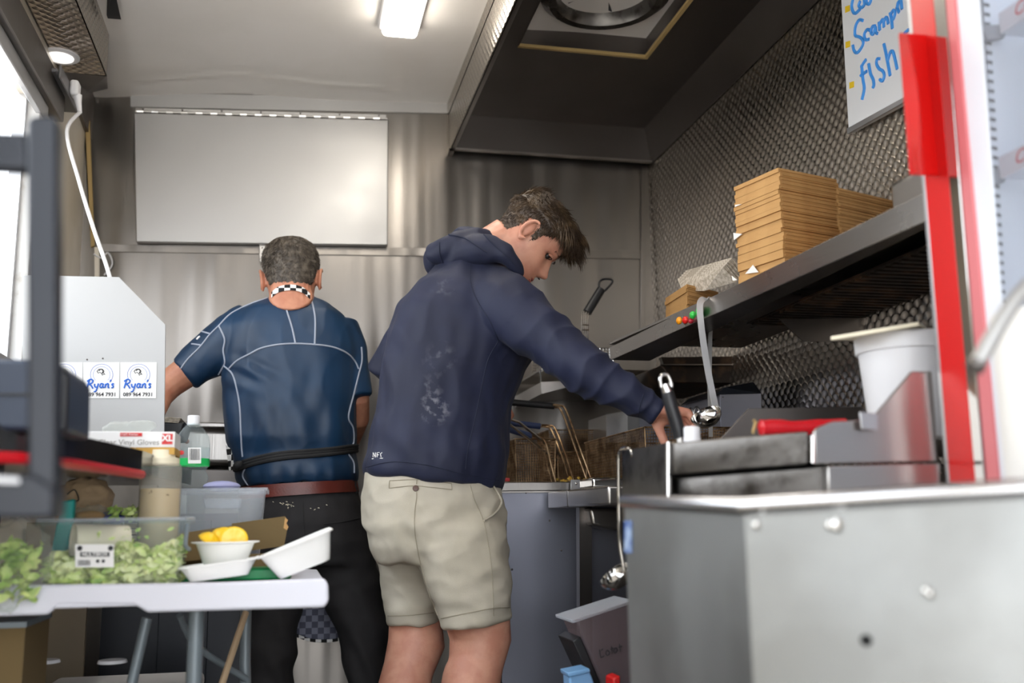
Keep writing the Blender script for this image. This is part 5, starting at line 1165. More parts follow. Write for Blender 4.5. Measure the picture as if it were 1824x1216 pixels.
for (ys, lb) in ((62, 0), (318, 1)):
    zq = P(1780, ys, 1.28).z; xq = P(1770, ys, 1.28).x
    s2 = MB().box((xq + .01, .75, zq), (xR - .06, 1.28, zq + .006)).build('fridge_shelf', M['frame_white'], fg)
    MB().box((xq + .004, .75, zq - .004), (xq + .01, 1.27, zq + .03)).build('price_strip', M['white_plastic'], s2)
    text('Coca-Cola', .03, (xq + .002, 1.17, zq + .014), (0, -1, 0), (0, 0, 1), M['script_red'], s2, shear=.3)
    MB().slab([P(1742, ys - 12, 1.285), P(1790, ys - 14, 1.285), P(1782, ys + 10, 1.285), P(1752, ys + 14, 1.285)], (0, -.01, 0)).build('shelf_clip', M['clip_grey'], fg, bevel=.001)
M['led'] = nm('fridge_led', (255, 255, 255), .5, emis=(240, 246, 255), es=3.0)
MB().box((fx + .045, .74, zf1 - .03), (fx + .075, 1.27, zf1 - .02)).build('light_strip', M['led'], fg)
hpts = [P(1602, 57, 1.262), P(1612, 62, 1.262), P(1700, 64, 1.25), P(1700, 310, 1.25), P(1622, 311, 1.262)]
hnd = MB().slab([P(1604, 58, 1.262), P(1655, 62, 1.285), P(1676, 312, 1.285), P(1624, 310, 1.262)], (0, .006, 0)).build('handle', M['red'], fg, bevel=.001)
MB().rings([[P(1602 + t * 24, 58 + t * 252, 1.262), P(1614 + 24 * t + 10 * math.sin(math.pi * min(t * 1.1, 1)), 60 + t * 246, 1.238), P(1617 + 24 * t + 10 * math.sin(math.pi * min(t * 1.1, 1)), 60 + t * 246, 1.24), P(1605 + t * 24, 58 + t * 252, 1.265)] for t in np.linspace(0, 1, 14)]).build('grip_flange', M['red'], hnd, smooth=True)
# tap spout and paper roll
tp_ = thing('tap_spout', P(1850, 865, .9), 'blurred steel tap spout at the right edge', 'tap')
MB().tube(smoothpath([P(1738, 652, .88), P(1752, 628, .88), P(1785, 570, .88), P(1820, 520, .88), P(1850, 500, .88), P(1885, 515, .88), P(1900, 560, .88), P(1905, 870, .88)]), .0085, 14).build('spout', M['steel_pale'], tp_, smooth=True)
MB().tube([P(1735, 657, .88), P(1741, 646, .88)], .0092, 14).build('nozzle', M['steel_dark'], tp_, smooth=True)
MB().lathe([(.02, 0), (.02, .01), (.012, .02)], V((P(1905, 870, .88).x, P(1905, 870, .88).y, zk + .004)), n=20).build('base', M['steel'], tp_, smooth=True)
pr_ = V((P(1872, 800, .98).x, .98, zk + .002))
prt = thing('paper_roll', pr_, 'white paper roll standing at the right edge behind the tap', 'paper roll')
MB().lathe([(.018, 0), (.047, 0), (.05, .004), (.05, P(1850, 560, .98).z - pr_.z), (.047, P(1850, 556, .98).z - pr_.z), (.018, P(1850, 556, .98).z - pr_.z)], pr_, n=36).build('roll', M['paper'], prt, smooth=True)
#PART3
# ------------------------------------------------------------------ the two cooks
def ringpx(Lp, Rp, Y, b, n=30, e=2.2, YR=None):
    l, r = P(*Lp, Y), P(*Rp, YR or Y); c = (l + r) / 2; u = (r - l) / 2; d = V((c.x - CAM.x, c.y - CAM.y, 0)).normalized() * b
    out = []
    for k in range(n):
        a = 2 * math.pi * k / n; ca, sa = math.cos(a), math.sin(a)
        out.append(c + u * math.copysign(abs(ca) ** (2 / e), ca) + d * math.copysign(abs(sa) ** (2 / e), sa))
    return out
def interp(tab, x):
    for (a, b) in zip(tab, tab[1:]):
        if x <= b[0]:
            t = (x - a[0]) / (b[0] - a[0]) if b[0] > a[0] else 0; t = max(0, min(1, t)); return [p + (q - p) * t for p, q in zip(a[1:], b[1:])]
    return list(tab[-1][1:])
#            u      front   back   halfwidth
HEAD = [(-.112, .070, .030, .016), (-.104, .083, .012, .033), (-.090, .090, -.030, .048), (-.070, .087, -.056, .056), (-.045, .091, -.072, .061), (-.02, .091, -.080, .066), (.0, .086, -.084, .070), (.03, .084, -.094, .074), (.06, .087, -.097, .0755), (.085, .078, -.090, .069), (.105, .060, -.073, .056), (.120, .034, -.048, .036), (.129, .006, -.02, .012)]
class Head:
    def __init__(s, o, fwd, pitch, k=1.0, roll=0):
        h = V((fwd[0], fwd[1], 0)).normalized(); z = V((0, 0, 1)); p = math.radians(pitch)
        s.f = h * math.cos(p) - z * math.sin(p); s.u = h * math.sin(p) + z * math.cos(p); s.s = s.f.cross(s.u)
        if roll: R = Matrix.Rotation(math.radians(roll), 3, s.f); s.u = R @ s.u; s.s = R @ s.s
        s.o = V(o); s.k = k
    def W(s, f, q, u): return s.o + (s.f * f + s.s * q + s.u * u) * s.k
    def pt(s, u, a):
        fr, bk, w_ = interp(HEAD, u); c = (fr + bk) / 2; e = (fr - bk) / 2; ca, sa = math.cos(a), math.sin(a)
        f = c + e * math.copysign(abs(ca) ** .92, ca); q = w_ * math.copysign(abs(sa) ** .86, sa)
        if ca > 0: q *= 1 - .10 * ca
        g = lambda x, m, sg: math.exp(-((x - m) / sg) ** 2)
        if ca > 0:
            nose = interp([(-.034, 0), (-.026, .010), (-.016, .026), (-.008, .028), (.01, .014), (.028, .003), (.04, 0), (.2, 0)], u)[0]
            f += nose * (g(q, 0, .0105 + .006 * g(u, -.018, .010)))
            f += .006 * g(abs(q), .02, .02) * g(u, .040, .010) - .012 * g(abs(q), .031, .013) * g(u, .020, .011)
            f += .007 * g(q, 0, .022) * (g(u, -.042, .006) + g(u, -.056, .006)) - .004 * g(q, 0, .024) * g(u, -.049, .003) - .004 * g(q, 0, .02) * g(u, -.068, .006) + .004 * g(q, 0, .018) * g(u, -.092, .010)
            f += .003 * g(abs(q), .045, .012) * g(u, -.012, .018)
        return f, q, u
    def grid(s, nu=90, na=96):
        us = [-.112 + (.241) * i / (nu - 1) for i in range(nu)]
        return [[s.pt(u, 2 * math.pi * j / na) for j in range(na)] for u in us]
    def add(s, mb):
        mb.rings([[s.W(*p) for p in r] for r in s.grid()])
        for sg in (1, -1):
            c = (-.008, .0735, .006)
            pts = []
            for t in np.linspace(-2.3, 2.05, 16):
                pts.append(s.W(c[0] - .017 * math.cos(t) * (1 if abs(t) < 3 else 1) + .004, sg * (c[1] + .012 - .004 * math.cos(t + .8)), c[2] + .029 * -math.sin(t) * -1 + .004))
            mb.tube(pts, [.003 + .0025 * math.sin(math.pi * (i + 1) / 17) for i in range(16)], 8)
            mb.ell(s.W(c[0], sg * (c[1] + .002), c[2] + .002), s.f * .013, s.s * .006, s.u * .026, 14, 10)
            mb.ell(s.W(c[0] + .004, sg * (c[1] + .006), c[2] - .026), s.f * .008, s.s * .004, s.u * .009, 12, 8)
    def nrm(s, f, q, u):
        fr, bk, w_ = interp(HEAD, u); c = (fr + bk) / 2; e = (fr - bk) / 2 + .001
        return (s.f * ((f - c) / e ** 2 * .006) + s.s * (q / max(w_, .02) ** 2 * .006) + s.u * ((u - .02) / .10 ** 2 * .006)).normalized()
def hair_cap(H_, pred, thick, name, mat, parent, rough=.002):
    g = H_.grid(190, 120); mb = MB(); idx = {}
    for i, r in enumerate(g):
        for j, p in enumerate(r):
            hh = pred(*p)
            if hh > 0:
                t = min(hh / .012, 1) * thick(*p) + rough * noise.noise(V(p) * 130)
                idx[i, j] = len(mb.v); mb.v.append(H_.W(*p) + H_.nrm(*p) * (t - .001))
    top = [idx[i, j] for (i, j) in idx if i == 189]
    if len(top) == 120: mb.f.append(tuple(top))
    for (i, j) in list(idx):
        q = [(i, j), (i, (j + 1) % 120), (i + 1, (j + 1) % 120), (i + 1, j)]
        if all(x in idx for x in q): mb.f.append(tuple(idx[x] for x in q))
    return mb.build(name, mat, parent, smooth=True, fix=False, ang=180)
def strands(H_, pred, thick, n, flow, ln, rad, mat, parent, name='hair_strands', lift=.55, droop=.3):
    mb = MB(); k = 0; tries = 0
    while k < n and tries < n * 8:
        tries += 1
        u = random.uniform(-.06, .129); a = random.uniform(0, 2 * math.pi); p = H_.pt(u, a); hh = pred(*p) + (random.random() ** 2 * .010 if p[0] < .02 else 0)
        if hh <= 0: continue
        k += 1; N_ = H_.nrm(*p); l_ = ln(*p) * random.uniform(.6, 1.2) * min(1, .35 + hh / .012)
        fl = flow(*p); D = (H_.f * fl[0] + H_.s * fl[1] + H_.u * fl[2]); D = (D - N_ * D.dot(N_)); D = D.normalized() if D.length > 1e-5 else N_
        D = D + V((random.gauss(0, .25), random.gauss(0, .25), random.gauss(0, .25)))
        q0 = H_.W(*p) + N_ * (max(min((hh - .006) / .012, 1), .12) * thick(*p) - .0018); q = q0; pts = [q]
        d = (D.normalized() * (1 - lift) + N_ * lift).normalized()
        for i in range(4):
            q = q + d * l_ / 4; pts.append(q); d = (d + D.normalized() * .25 - N_ * .12 + V((0, 0, -droop * .3))).normalized()
        mb.tube(pts, [rad, rad, rad * .8, rad * .55, rad * .1], 3, caps=False)
    return mb.build(name, mat, parent, smooth=True, fix=False, kind='stuff')
def hand(mb, w_, d, n, t, curl=(.6, .9, .6), k=1.0, thumb=.5):
    w_, d, n = V(w_), V(d).normalized(), V(n); n = (n - d * n.dot(d)).normalized(); t = V(t); t = (t - d * t.dot(d) - n * t.dot(n)).normalized()
    for o, L0_ in ((.030, .084), (.011, .088), (-.010, .085), (-.029, .078)):
        mb.tube([w_ + t * o * .45 * k, w_ + (t * o * .8 + d * .04) * k, w_ + (t * o + d * L0_) * k], [.014 * k, .0145 * k, .0108 * k], 10)
    mb.ell(w_ + d * .05 * k, d * .042 * k, t * .036 * k, n * .013 * k, 18, 12)
    mb.ell(w_ + (d * .028 + t * .026 + n * .008) * k, d * .026 * k, t * .016 * k, n * .014 * k, 12, 8)
    for o, L0_, ph in ((.031, .084, (.040, .025, .020)), (.0105, .088, (.045, .029, .021)), (-.0105, .085, (.041, .027, .020)), (-.030, .078, (.032, .021, .018))):
        q = w_ + (t * o + d * L0_) * k; a = 0; pts = [q - d * .012 * k, q]; sp_d = t * o * .6
        for L1_, c in zip(ph, curl):
            a += c; q = q + (d * math.cos(a) + n * math.sin(a) + sp_d * .5) * L1_ * k; pts.append(q)
        mb.tube(pts, [.0100 * k, .0102 * k, .0092 * k, .0085 * k, .0066 * k], 10); mb.ball(pts[-1], .0066 * k, 8, 6)
    q = w_ + (d * .018 + t * .026 + n * .006) * k; D = (d * .55 + t * .75 * (1 - thumb) + n * (.25 + thumb)).normalized(); pts = [q]
    for L1_, c in ((.040, 0), (.032, .35), (.026, .3)):
        q = q + D * L1_ * k; pts.append(q); D = (D + d * c * .5 - t * c * .8 + n * c * .3).normalized()
    mb.tube(pts, [.014 * k, .0115 * k, .0105 * k, .0075 * k], 10); mb.ball(pts[-1], .0075 * k, 8, 6)
def foot(mb, p, d, k=1.0):
    d = V((d[0], d[1], 0)).normalized(); p = V(p); s_ = V((-d.y, d.x, 0))
    mb.ell(V((p.x, p.y, .05)) , d * .05, s_ * .036, V((0, 0, .045)), 14, 10); mb.ell(V((p.x, p.y, .035)) + d * .09, d * .11, s_ * .044, V((0, 0, .032)), 16, 10)

# ============ cook in the navy hoodie
man = thing('person', (P(780, 900, 2.5).x, 2.5, 0), 'person in navy hoodie and stone shorts bending over the fryers, reaching right', 'person')
hd_s = Head((0, 0, 0), (1, -.10), 53)
hd = Head(P(939, 417, 2.39) - hd_s.s * .072, (1, -.10), 53)
mb = MB(); hd.add(mb)
nb0 = hd.W(-.035, 0, -.035)
mb.tube([nb0, hd.W(-.045, 0, -.075), P(884, 466, 2.46), P(850, 510, 2.52), P(830, 570, 2.52), P(800, 650, 2.5), P(785, 760, 2.5), P(780, 880, 2.5), P(782, 960, 2.52)], [.056, .057, .058, .075, .115, .115, .11, .115, .10], 20)
mb.tube([P(855, 520, 2.44), P(905, 548, 2.36), P(960, 592, 2.31), P(1010, 632, 2.27), P(1050, 663, 2.24), P(1100, 693, 2.22), P(1150, 722, 2.2), P(1176, 735, 2.19)], [.06, .058, .05, .046, .044, .038, .029, .027], 16)
mb.tube([P(800, 540, 2.6), P(745, 590, 2.68), P(690, 655, 2.72), P(740, 690, 2.78), P(815, 712, 2.82), P(868, 718, 2.86)], [.06, .05, .042, .04, .032, .026], 16)
hand(mb, P(1164, 733, 2.19), (1, .12, -.16), (-.12, -.35, -1), (0, .9, .1), curl=(.95, 1.1, .7), k=.96, thumb=.7)
hand(mb, P(850, 719, 2.84), (1, .1, .05), (0, .25, -1), (0, -1, .15), curl=(1.1, 1.2, .8), k=.95, thumb=.8)
# legs
mb.tube([P(760, 930, 2.58), P(742, 1030, 2.63), P(740, 1105, 2.63), P(742, 1146, 2.62), P(728, 1190, 2.6), P(716, 1240, 2.58), P(712, 1300, 2.57), P(718, 1400, 2.56), P(722, 1425, 2.56)], [.07, .070, .067, .073, .064, .066, .062, .042, .038], 40)
mb.tube([P(820, 930, 2.46), P(843, 1030, 2.43), P(850, 1100, 2.43), P(856, 1140, 2.43), P(848, 1180, 2.42), P(838, 1225, 2.4), P(832, 1290, 2.39), P(838, 1400, 2.38), P(840, 1440, 2.38)], [.08, .080, .079, .074, .066, .067, .063, .042, .038], 40)
mb.ell(P(880, 1142, 2.42), V((.035, 0, 0)), V((0, .04, 0)), V((0, 0, .05))); mb.ell(P(770, 1140, 2.62), V((.03, 0, 0)), V((0, .038, 0)), V((0, 0, .05)))
mb.ell(P(815, 1235, 2.41), V((.04, 0, 0)), V((0, .045, 0)), V((0, 0, .09)))
fL, fR = P(722, 1425, 2.56), P(840, 1440, 2.38)
foot(mb, fL, (1, .35)); foot(mb, fR, (1, .15))
co, F_, nr = organic(mb, .003, 4, .5)
mbody = skin_obj('body', co, F_, M['skin'], man); mbvh = bvh(co, F_)
print('body faces', len(F_))
# eyes, brow, lips
for sg in (1, -1):
    f0, q0_, u0 = .0725, .031, .019
    e_ = MB().ball(hd.W(f0 - .0012, sg * q0_, u0), .0078, 14, 10).build('eye', M['eye'], man, smooth=True)
    lid = MB().tube([hd.W(f0 + .010 - .010 * abs(t) ** 2, sg * (q0_ + .016 * t), u0 + .007 - .006 * t * t) for t in np.linspace(-1, 1, 9)], [.0015, .003, .0035, .0038, .0038, .0038, .0035, .003, .0015], 8).build('eyelid', M['skin'], man, smooth=True)
    MB().tube([hd.W(f0 + .0125 - .010 * abs(t) ** 2, sg * (q0_ + .016 * t), u0 + .003 - .004 * t * t) for t in np.linspace(-1, 1, 7)], .0012, 5).build('lashes', M['eye'], lid)
    eb = MB()
    for k in range(90):
        t = random.uniform(-1, 1); p_ = hd.W(.0915 - .014 * max(t, 0) ** 1.5 - .002 * abs(t), sg * (.031 + .02 * t), .040 - .004 * t * t + random.uniform(-.0022, .0022))
        eb.tube([p_, p_ + hd.s * sg * .006 + hd.f * .001 + hd.u * random.uniform(-.001, .001)], [.0006, .0002], 3, caps=False)
    eb.build('eyebrow', M['hair'], man, fix=False, kind='stuff')
lm_ = MB()
for uu, rr2 in ((-.0445, .0034), (-.0535, .004)):
    lm_.tube([hd.W(.0945 - .010 * (t * t), .021 * t, uu - .0015 * t * t) for t in np.linspace(-1, 1, 11)], [rr2 * (1 - .8 * t * t) for t in np.linspace(-1, 1, 11)], 8)
lm_.build('lips', M['lip'], man, smooth=True)
MB().ell(hd.W(.1005, -.0075, -.0262), hd.f * .005, hd.s * .003, hd.u * .0022, 10, 6).build('nostril', M['eye'], man, smooth=True)
# hair
def hl_(f):
    return interp([(-.2, -.064), (-.060, -.062), (-.045, -.035), (-.030, -.002), (-.026, .034), (.003, .040), (.007, .004), (.024, -.002), (.027, .030), (.045, .050), (.060, .072), (.2, .075)], f)[0]
pr1 = lambda f, q, u: u - hl_(f) if not (abs(q) > .0785) else 0
def th1(f, q, u): return .003 + .017 * max(0, min(1, (u - .022) / .085)) ** 1.2 + .007 * max(0, min(1, (f - .02) / .05)) * max(0, min(1, (u - .045) / .04))
hair = hair_cap(hd, pr1, th1, 'hair', M['hair'], man, .003)
def ln1(f, q, u):
    if u > .068 and f > .03: return .045
    if u > .085: return .024
    if u > .05: return .018
    return .007
strands(hd, pr1, th1, 8000, lambda f, q, u: (1, .5 * math.sin(q * 90 + f * 50), -.25 + .5 * math.sin(f * 70 + q * 30)) if u > .06 else (-.1, 0, -1), ln1, .0008, M['hair'], hair, lift=.3)
# tousled fringe locks falling forward over the forehead
fr_ = MB()
cl_c = [(random.gauss(0, .036), random.uniform(.076, .116), random.uniform(.2, .7), random.gauss(0, .25), random.uniform(.04, .078), random.uniform(.14, .36)) for _ in range(34)]
for k in range(1500):
    q_, uu, up_, sd_, l_, dr = random.choice(cl_c)
    q_ += random.gauss(0, .004); f_, _, u_ = hd.pt(uu + random.gauss(0, .003), q_ / .08); base = hd.W(f_, q_ * .9, u_ + .010 + random.gauss(0, .002))
    l_ *= random.uniform(.75, 1.1); d = (hd.f * .9 + hd.u * up_ + hd.s * sd_).normalized(); pts = [base]; q2 = base; ph = random.gauss(0, .35) + q_ * 50
    for i in range(7):
        q2 = q2 + d * l_ / 7; pts.append(q2); d = (d + V((-.02, 0, -dr)) + hd.s * .16 * math.sin(ph + i * 1.1) - hd.u * .05).normalized()
    fr_.tube(pts, [.0011, .0012, .0011, .0010, .0008, .0007, .0004, .0002], 3, caps=False)
fr_.build('fringe', M['hair'], hair, smooth=True, fix=False, kind='stuff')

# hoodie
def smudged(name, base, centers, root):
    m = base.copy(); m.name = name; nt = m.node_tree; b = nt.nodes['Principled BSDF']
    src = b.inputs['Base Color'].links[0].from_socket
    tc = nt.nodes.new('ShaderNodeTexCoord'); nz = nt.nodes.new('ShaderNodeTexNoise'); nz.inputs['Scale'].default_value = 55; nz.inputs['Detail'].default_value = 8; nt.links.new(tc.outputs['Object'], nz.inputs['Vector'])
    tot = None
    for c, rd, amt in centers:
        c = c - wloc(root)
        vd = nt.nodes.new('ShaderNodeVectorMath'); vd.operation = 'DISTANCE'; nt.links.new(tc.outputs['Object'], vd.inputs[0]); vd.inputs[1].default_value = c
        mr = nt.nodes.new('ShaderNodeMapRange'); mr.inputs['From Min'].default_value = rd; mr.inputs['From Max'].default_value = rd * .1; mr.inputs['To Min'].default_value = 0; mr.inputs['To Max'].default_value = amt; nt.links.new(vd.outputs['Value'], mr.inputs[0])
        x = X(nt, mr.outputs[0]); tot = x if tot is None else tot + x
    th = nt.nodes.new('ShaderNodeMapRange'); th.inputs['From Min'].default_value = .5; th.inputs['From Max'].default_value = .72; nt.links.new(nz.outputs['Fac'], th.inputs[0])
    fac = X(nt, th.outputs[0]) * tot
    mx = nt.nodes.new('ShaderNodeMix'); mx.data_type = 'RGBA'; nt.links.new(fac.k, mx.inputs['Factor']); nt.links.new(src, mx.inputs['A']); mx.inputs['B'].default_value = (*L((190, 190, 200)), 1)
    nt.links.new(mx.outputs['Result'], b.inputs['Base Color']); return m
M['hoodie_s'] = smudged('navy_fleece_floured', M['hoodie'], [(P(775, 727, 2.33), .045, .6), (P(765, 692, 2.33), .04, .25), (P(785, 640, 2.33), .05, .15), (P(790, 510, 2.35), .04, .12)], man)
hb = MB()
hb.rings([ringpx((800, 452), (914, 470), 2.47, .085), ringpx((775, 482), (935, 505), 2.5, .12), ringpx((742, 508), (948, 545), 2.5, .155), ringpx((710, 550), (952, 592), 2.5, .175), ringpx((692, 600), (946, 640), 2.5, .175), ringpx((682, 660), (930, 672), 2.5, .17), ringpx((672, 735), (908, 720), 2.5, .165), ringpx((657, 790), (903, 770), 2.5, .165), ringpx((647, 822), (905, 810), 2.5, .168), ringpx((646, 836), (898, 845), 2.5, .168), ringpx((650, 846), (892, 872), 2.5, .160)])
hb.tube([P(850, 520, 2.45), P(905, 548, 2.36), P(958, 590, 2.31), P(1008, 630, 2.27), P(1050, 663, 2.24), P(1098, 692, 2.22), P(1140, 717, 2.2), P(1156, 726, 2.195), P(1172, 735, 2.19)], [.088, .084, .069, .062, .057, .047, .039, .033, .031], 22)
hb.tube([P(790, 540, 2.6), P(745, 585, 2.68), P(692, 655, 2.72), P(740, 690, 2.78), P(815, 712, 2.82), P(850, 716, 2.85)], [.085, .07, .054, .052, .045, .035], 20)
def seglocal(pts):
    P3 = [np.array(P(*p)) for p in pts]
    return P3
armA = np.array(P(905, 548, 2.36)); armB = np.array(P(1172, 735, 2.19)); armD = (armB - armA); armL = np.linalg.norm(armD); armD /= armL
def armfolds(co):
    t = (co - armA) @ armD; r = np.linalg.norm((co - armA) - t[:, None] * armD, axis=1)
    on = (t > .05) & (t < armL) & (r < .12)
    ang = co[:, 1] * 30
    ph = t * 105 + 3.0 * np.sin(ang * 1.3 + t * 23) + 1.5 * np.sin(t * 41)
    env = .35 + np.exp(-((t - .26) / .09) ** 2) * .9 + .7 * np.exp(-((t - armL + .05) / .05) ** 2)
    w1 = np.where(on, .0032 * env * (1 - 2 * np.abs(np.sin(ph * .5)) ** .7), 0)
    # waist gathers above the hem
    z = co[:, 2]; x = co[:, 0]; m = np.exp(-((z - 1.02) / .05) ** 2) * (~on)
    return w1 + m * .003 * np.sin(x * 75 + z * 40 + co[:, 1] * 20)
co, F_, nr = organic(hb, .0055, 10, .5, disp=wrinkles(.009, 7, (1.6, 1.6, .8), extra=armfolds))
hoodie = skin_obj('hoodie', co, F_, M['hoodie_s'], man); hbvh = bvh(co, F_)
# hood folded on the shoulders
hm = MB()
hm.tube(smoothpath([P(925, 492, 2.38), P(908, 462, 2.36), P(880, 444, 2.37), P(838, 447, 2.40), P(800, 462, 2.46)], 4), [.014, .016, .018, .02, .022, .025, .028, .031, .034, .036, .038, .040, .041, .041, .04, .038, .034], 14)
hm.tube(smoothpath([P(772, 455, 2.46), P(800, 440, 2.42), P(840, 430, 2.42), P(872, 436, 2.46), P(890, 452, 2.52), P(900, 470, 2.58)], 4), [.030] * 6 + [.034] * 6 + [.028] * 5 + [.022] * 4, 14)
hm.ell(P(792, 455, 2.52), V((.055, .0, .02)), V((0, .09, 0)), V((-.005, 0, .046)))
hm.ell(P(842, 428, 2.55), V((.06, .0, -.01)), V((0, .07, 0)), V((.0, 0, .030)))
co, F_, nr = organic(hm, .0045, 7, disp=wrinkles(.005, 14))
hood = skin_obj('hood', co, F_, M['hoodie'], man); hdb = bvh(co, F_)
seam(hdb, [(783, 432), (784, 455), (793, 478)], .0012, 'hood_seam', M['hoodie_dark'], hood)
seam(hdb, [(800, 418), (828, 424), (850, 438), (868, 450)], .0022, 'hood_fold', M['hoodie_dark'], hood)
seam(hdb, [(862, 418), (885, 440), (905, 458), (917, 472)], .0020, 'hood_fold', M['hoodie_dark'], hood)
for pts in ([(838, 470), (838, 501), (850, 535), (872, 570), (888, 606)], [(888, 606), (869, 640), (857, 692), (845, 750), (833, 800), (829, 835)], [(652, 832), (700, 822), (760, 828), (830, 845), (888, 856)]):
    seam(hbvh, pts, .0011, 'hoodie_seam', M['hoodie_dark'], hoodie)
seam(hbvh, [(1146, 702), (1140, 722), (1137, 742)], .0012, 'cuff_seam', M['hoodie_dark'], hoodie)
lg = MB()
for s_ in ([(665, 814), (665, 806), (669, 814), (669, 806)], [(672, 814), (672, 806), (676, 806)], [(672, 810), (675, 810)], [(679, 814), (678, 808), (681, 806)], [(663, 817), (682, 816)]):
    q = [hit(hbvh, x, y, .0008) for x, y in s_]; q = [p for p in q if p]
    if len(q) > 1: lg.tube(q, .0010, 5)
lg.build('logo', M['boxwhite'], hoodie)
# shorts
sb_ = MB()
sb_.rings([ringpx((654, 838), (888, 850), 2.5, .148), ringpx((648, 858), (892, 874), 2.5, .152), ringpx((645, 900), (897, 895), 2.5, .160), ringpx((648, 935), (902, 930), 2.5, .168), ringpx((658, 975), (904, 970), 2.5, .165), ringpx((675, 1000), (903, 1000), 2.5, .14)])
sb_.rings([ringpx((668, 890), (770, 890), 2.57, .07), ringpx((663, 950), (795, 950), 2.6, .095), ringpx((676, 1010), (796, 1010), 2.62, .097), ringpx((684, 1060), (790, 1056), 2.63, .095), ringpx((690, 1113), (783, 1106), 2.63, .093)])
sb_.rings([ringpx((730, 885), (880, 885), 2.46, .09), ringpx((722, 945), (899, 940), 2.44, .115), ringpx((746, 1005), (905, 1000), 2.425, .112), ringpx((768, 1060), (909, 1050), 2.42, .106), ringpx((786, 1118), (911, 1099), 2.42, .102)])
def shf(co):
    z = co[:, 2]; x = co[:, 0]; y = co[:, 1]
    return .0028 * np.sin(z * 80 + x * 55 + 3 * np.sin(x * 22)) * np.exp(-((z - .78) / .12) ** 2) * (.4 + .6 * np.sin(x * 13 + 1) ** 2)
co, F_, nr = organic(sb_, .005, 14, .5, disp=wrinkles(.008, 9, (1, 1, 1.7), extra=shf))
shorts = skin_obj('shorts', co, F_, M['shorts'], man); sbv = bvh(co, F_)
for pts in ([(694, 856), (750, 854), (804, 861)], [(693, 869), (735, 865), (770, 868), (805, 872)], [(694, 856), (693, 869)], [(804, 861), (805, 872)], [(837, 862), (845, 890), (860, 925), (868, 960), (876, 1020), (879, 1097)], [(743, 840), (742, 862)], [(742, 876), (742, 886)],
            [(691, 1096), (735, 1095), (777, 1090)], [(786, 1101), (830, 1092), (878, 1083), (908, 1082)], [(742, 886), (738, 930), (745, 985), (760, 1040), (780, 1096)]):
    seam(sbv, pts, .0011, 'stitch_line', M['stitch'], shorts)
seam(sbv, [(873, 860), (887, 882), (891, 896), (880, 914), (861, 928)], .0028, 'pocket_edge', M['shorts'], shorts, lift=.003)
bp3 = hit(sbv, 740.5, 869.5, .001)
if bp3:
    nn2 = (CAM - bp3).normalized(); bt_ = MB().lathe([(.001, .0022), (.004, .0028), (.0062, .003), (.0072, .002), (.0072, 0)], bp3, nn2, 20).build('button', M['button'], shorts, smooth=True)
# shoes
for p, d in ((fL, V((1, .35, 0)).normalized()), (fR, V((1, .15, 0)).normalized())):
    s_ = V((-d.y, d.x, 0)); mb = MB()
    mb.ell(V((p.x, p.y, .055)), d * .06, s_ * .044, V((0, 0, .05))).ell(V((p.x, p.y, .042)) + d * .10, d * .125, s_ * .052, V((0, 0, .041))).slab([V((p.x, p.y, .001)) + d * a_ * .01 + s_ * b3 * .01 for a_, b3 in ((-6, -4), (5, -4.6), (16, -5), (22, -3), (22, 3), (16, 5), (5, 4.6), (-6, 4))], (0, 0, .022))
    co, F_, nr = organic(mb, .005, 4); skin_obj('shoe', co, F_, M['black'], man)

# ============ older cook in the blue jersey
old = thing('person', (P(530, 900, 3.0).x, 3.0, 0), 'person in blue jersey and black trousers seen from behind at the far wall', 'person')
ho = Head(P(519, 504, 2.97), (.06, 1), 16, k=1.03, roll=-3)
mb = MB(); ho.add(mb)
mb.tube([ho.W(-.03, 0, -.03), ho.W(-.05, 0, -.07), P(520, 540, 2.98), P(520, 575, 3.0), P(520, 640, 3.0), P(520, 740, 3.0), P(525, 850, 3.0), P(535, 940, 3.0)], [.058, .062, .072, .09, .115, .125, .13, .125], 20)
mb.tube([P(440, 590, 3.0), P(385, 625, 3.0), P(335, 660, 3.0), P(302, 684, 3.0), P(285, 706, 2.98), P(275, 735, 2.93)], [.06, .052, .047, .043, .036, .029], 16)
mb.tube([P(610, 600, 3.0), P(628, 660, 2.98), P(637, 715, 2.98), P(638, 745, 3.02), P(625, 785, 3.15), P(610, 800, 3.22)], [.058, .045, .036, .034, .028, .025], 16)
hand(mb, P(275, 738, 2.92), (-.1, .3, -1), (.4, .5, .1), (1, 0, 0), curl=(.4, .5, .3))
hand(mb, P(608, 802, 3.23), (-.5, .6, -.1), (0, .2, -1), (-.6, -.4, 0), curl=(.6, .7, .4))
lL, lR = P(482, 1400, 3.0), P(672, 1400, 2.98)
mb.tube([P(500, 950, 3.0), P(486, 1085, 3.0), P(482, 1216, 3.0), lL], [.08, .055, .045, .04], 18)
mb.tube([P(585, 950, 3.0), P(630, 1085, 3.0), P(655, 1216, 2.99), lR], [.08, .055, .045, .04], 18)
foot(mb, lL, (-.2, 1)); foot(mb, lR, (.2, 1))
co, F_, nr = organic(mb, .0035, 3, .45)
skin_obj('body', co, F_, M['skin2'], old); obv = bvh(co, F_)
pr2 = lambda f, q, u: u - interp([(-.2, -.055), (-.06, -.052), (-.04, -.034), (-.03, .004), (-.027, .034), (.003, .04), (.007, .0), (.03, .0), (.04, .05), (.06, .075), (.2, .09)], f)[0]
th2 = lambda f, q, u: .005 + .006 * max(0, min(1, (u - .04) / .05))
hair2 = hair_cap(ho, pr2, th2, 'hair', M['hair2'], old, .002)
strands(ho, pr2, th2, 5200, lambda f, q, u: (.3, 0, -1) if f < -.03 else (1, 0, -.2), lambda f, q, u: .011 if u > .02 else .007, .0007, M['hair2'], hair2, lift=.35, droop=.1)
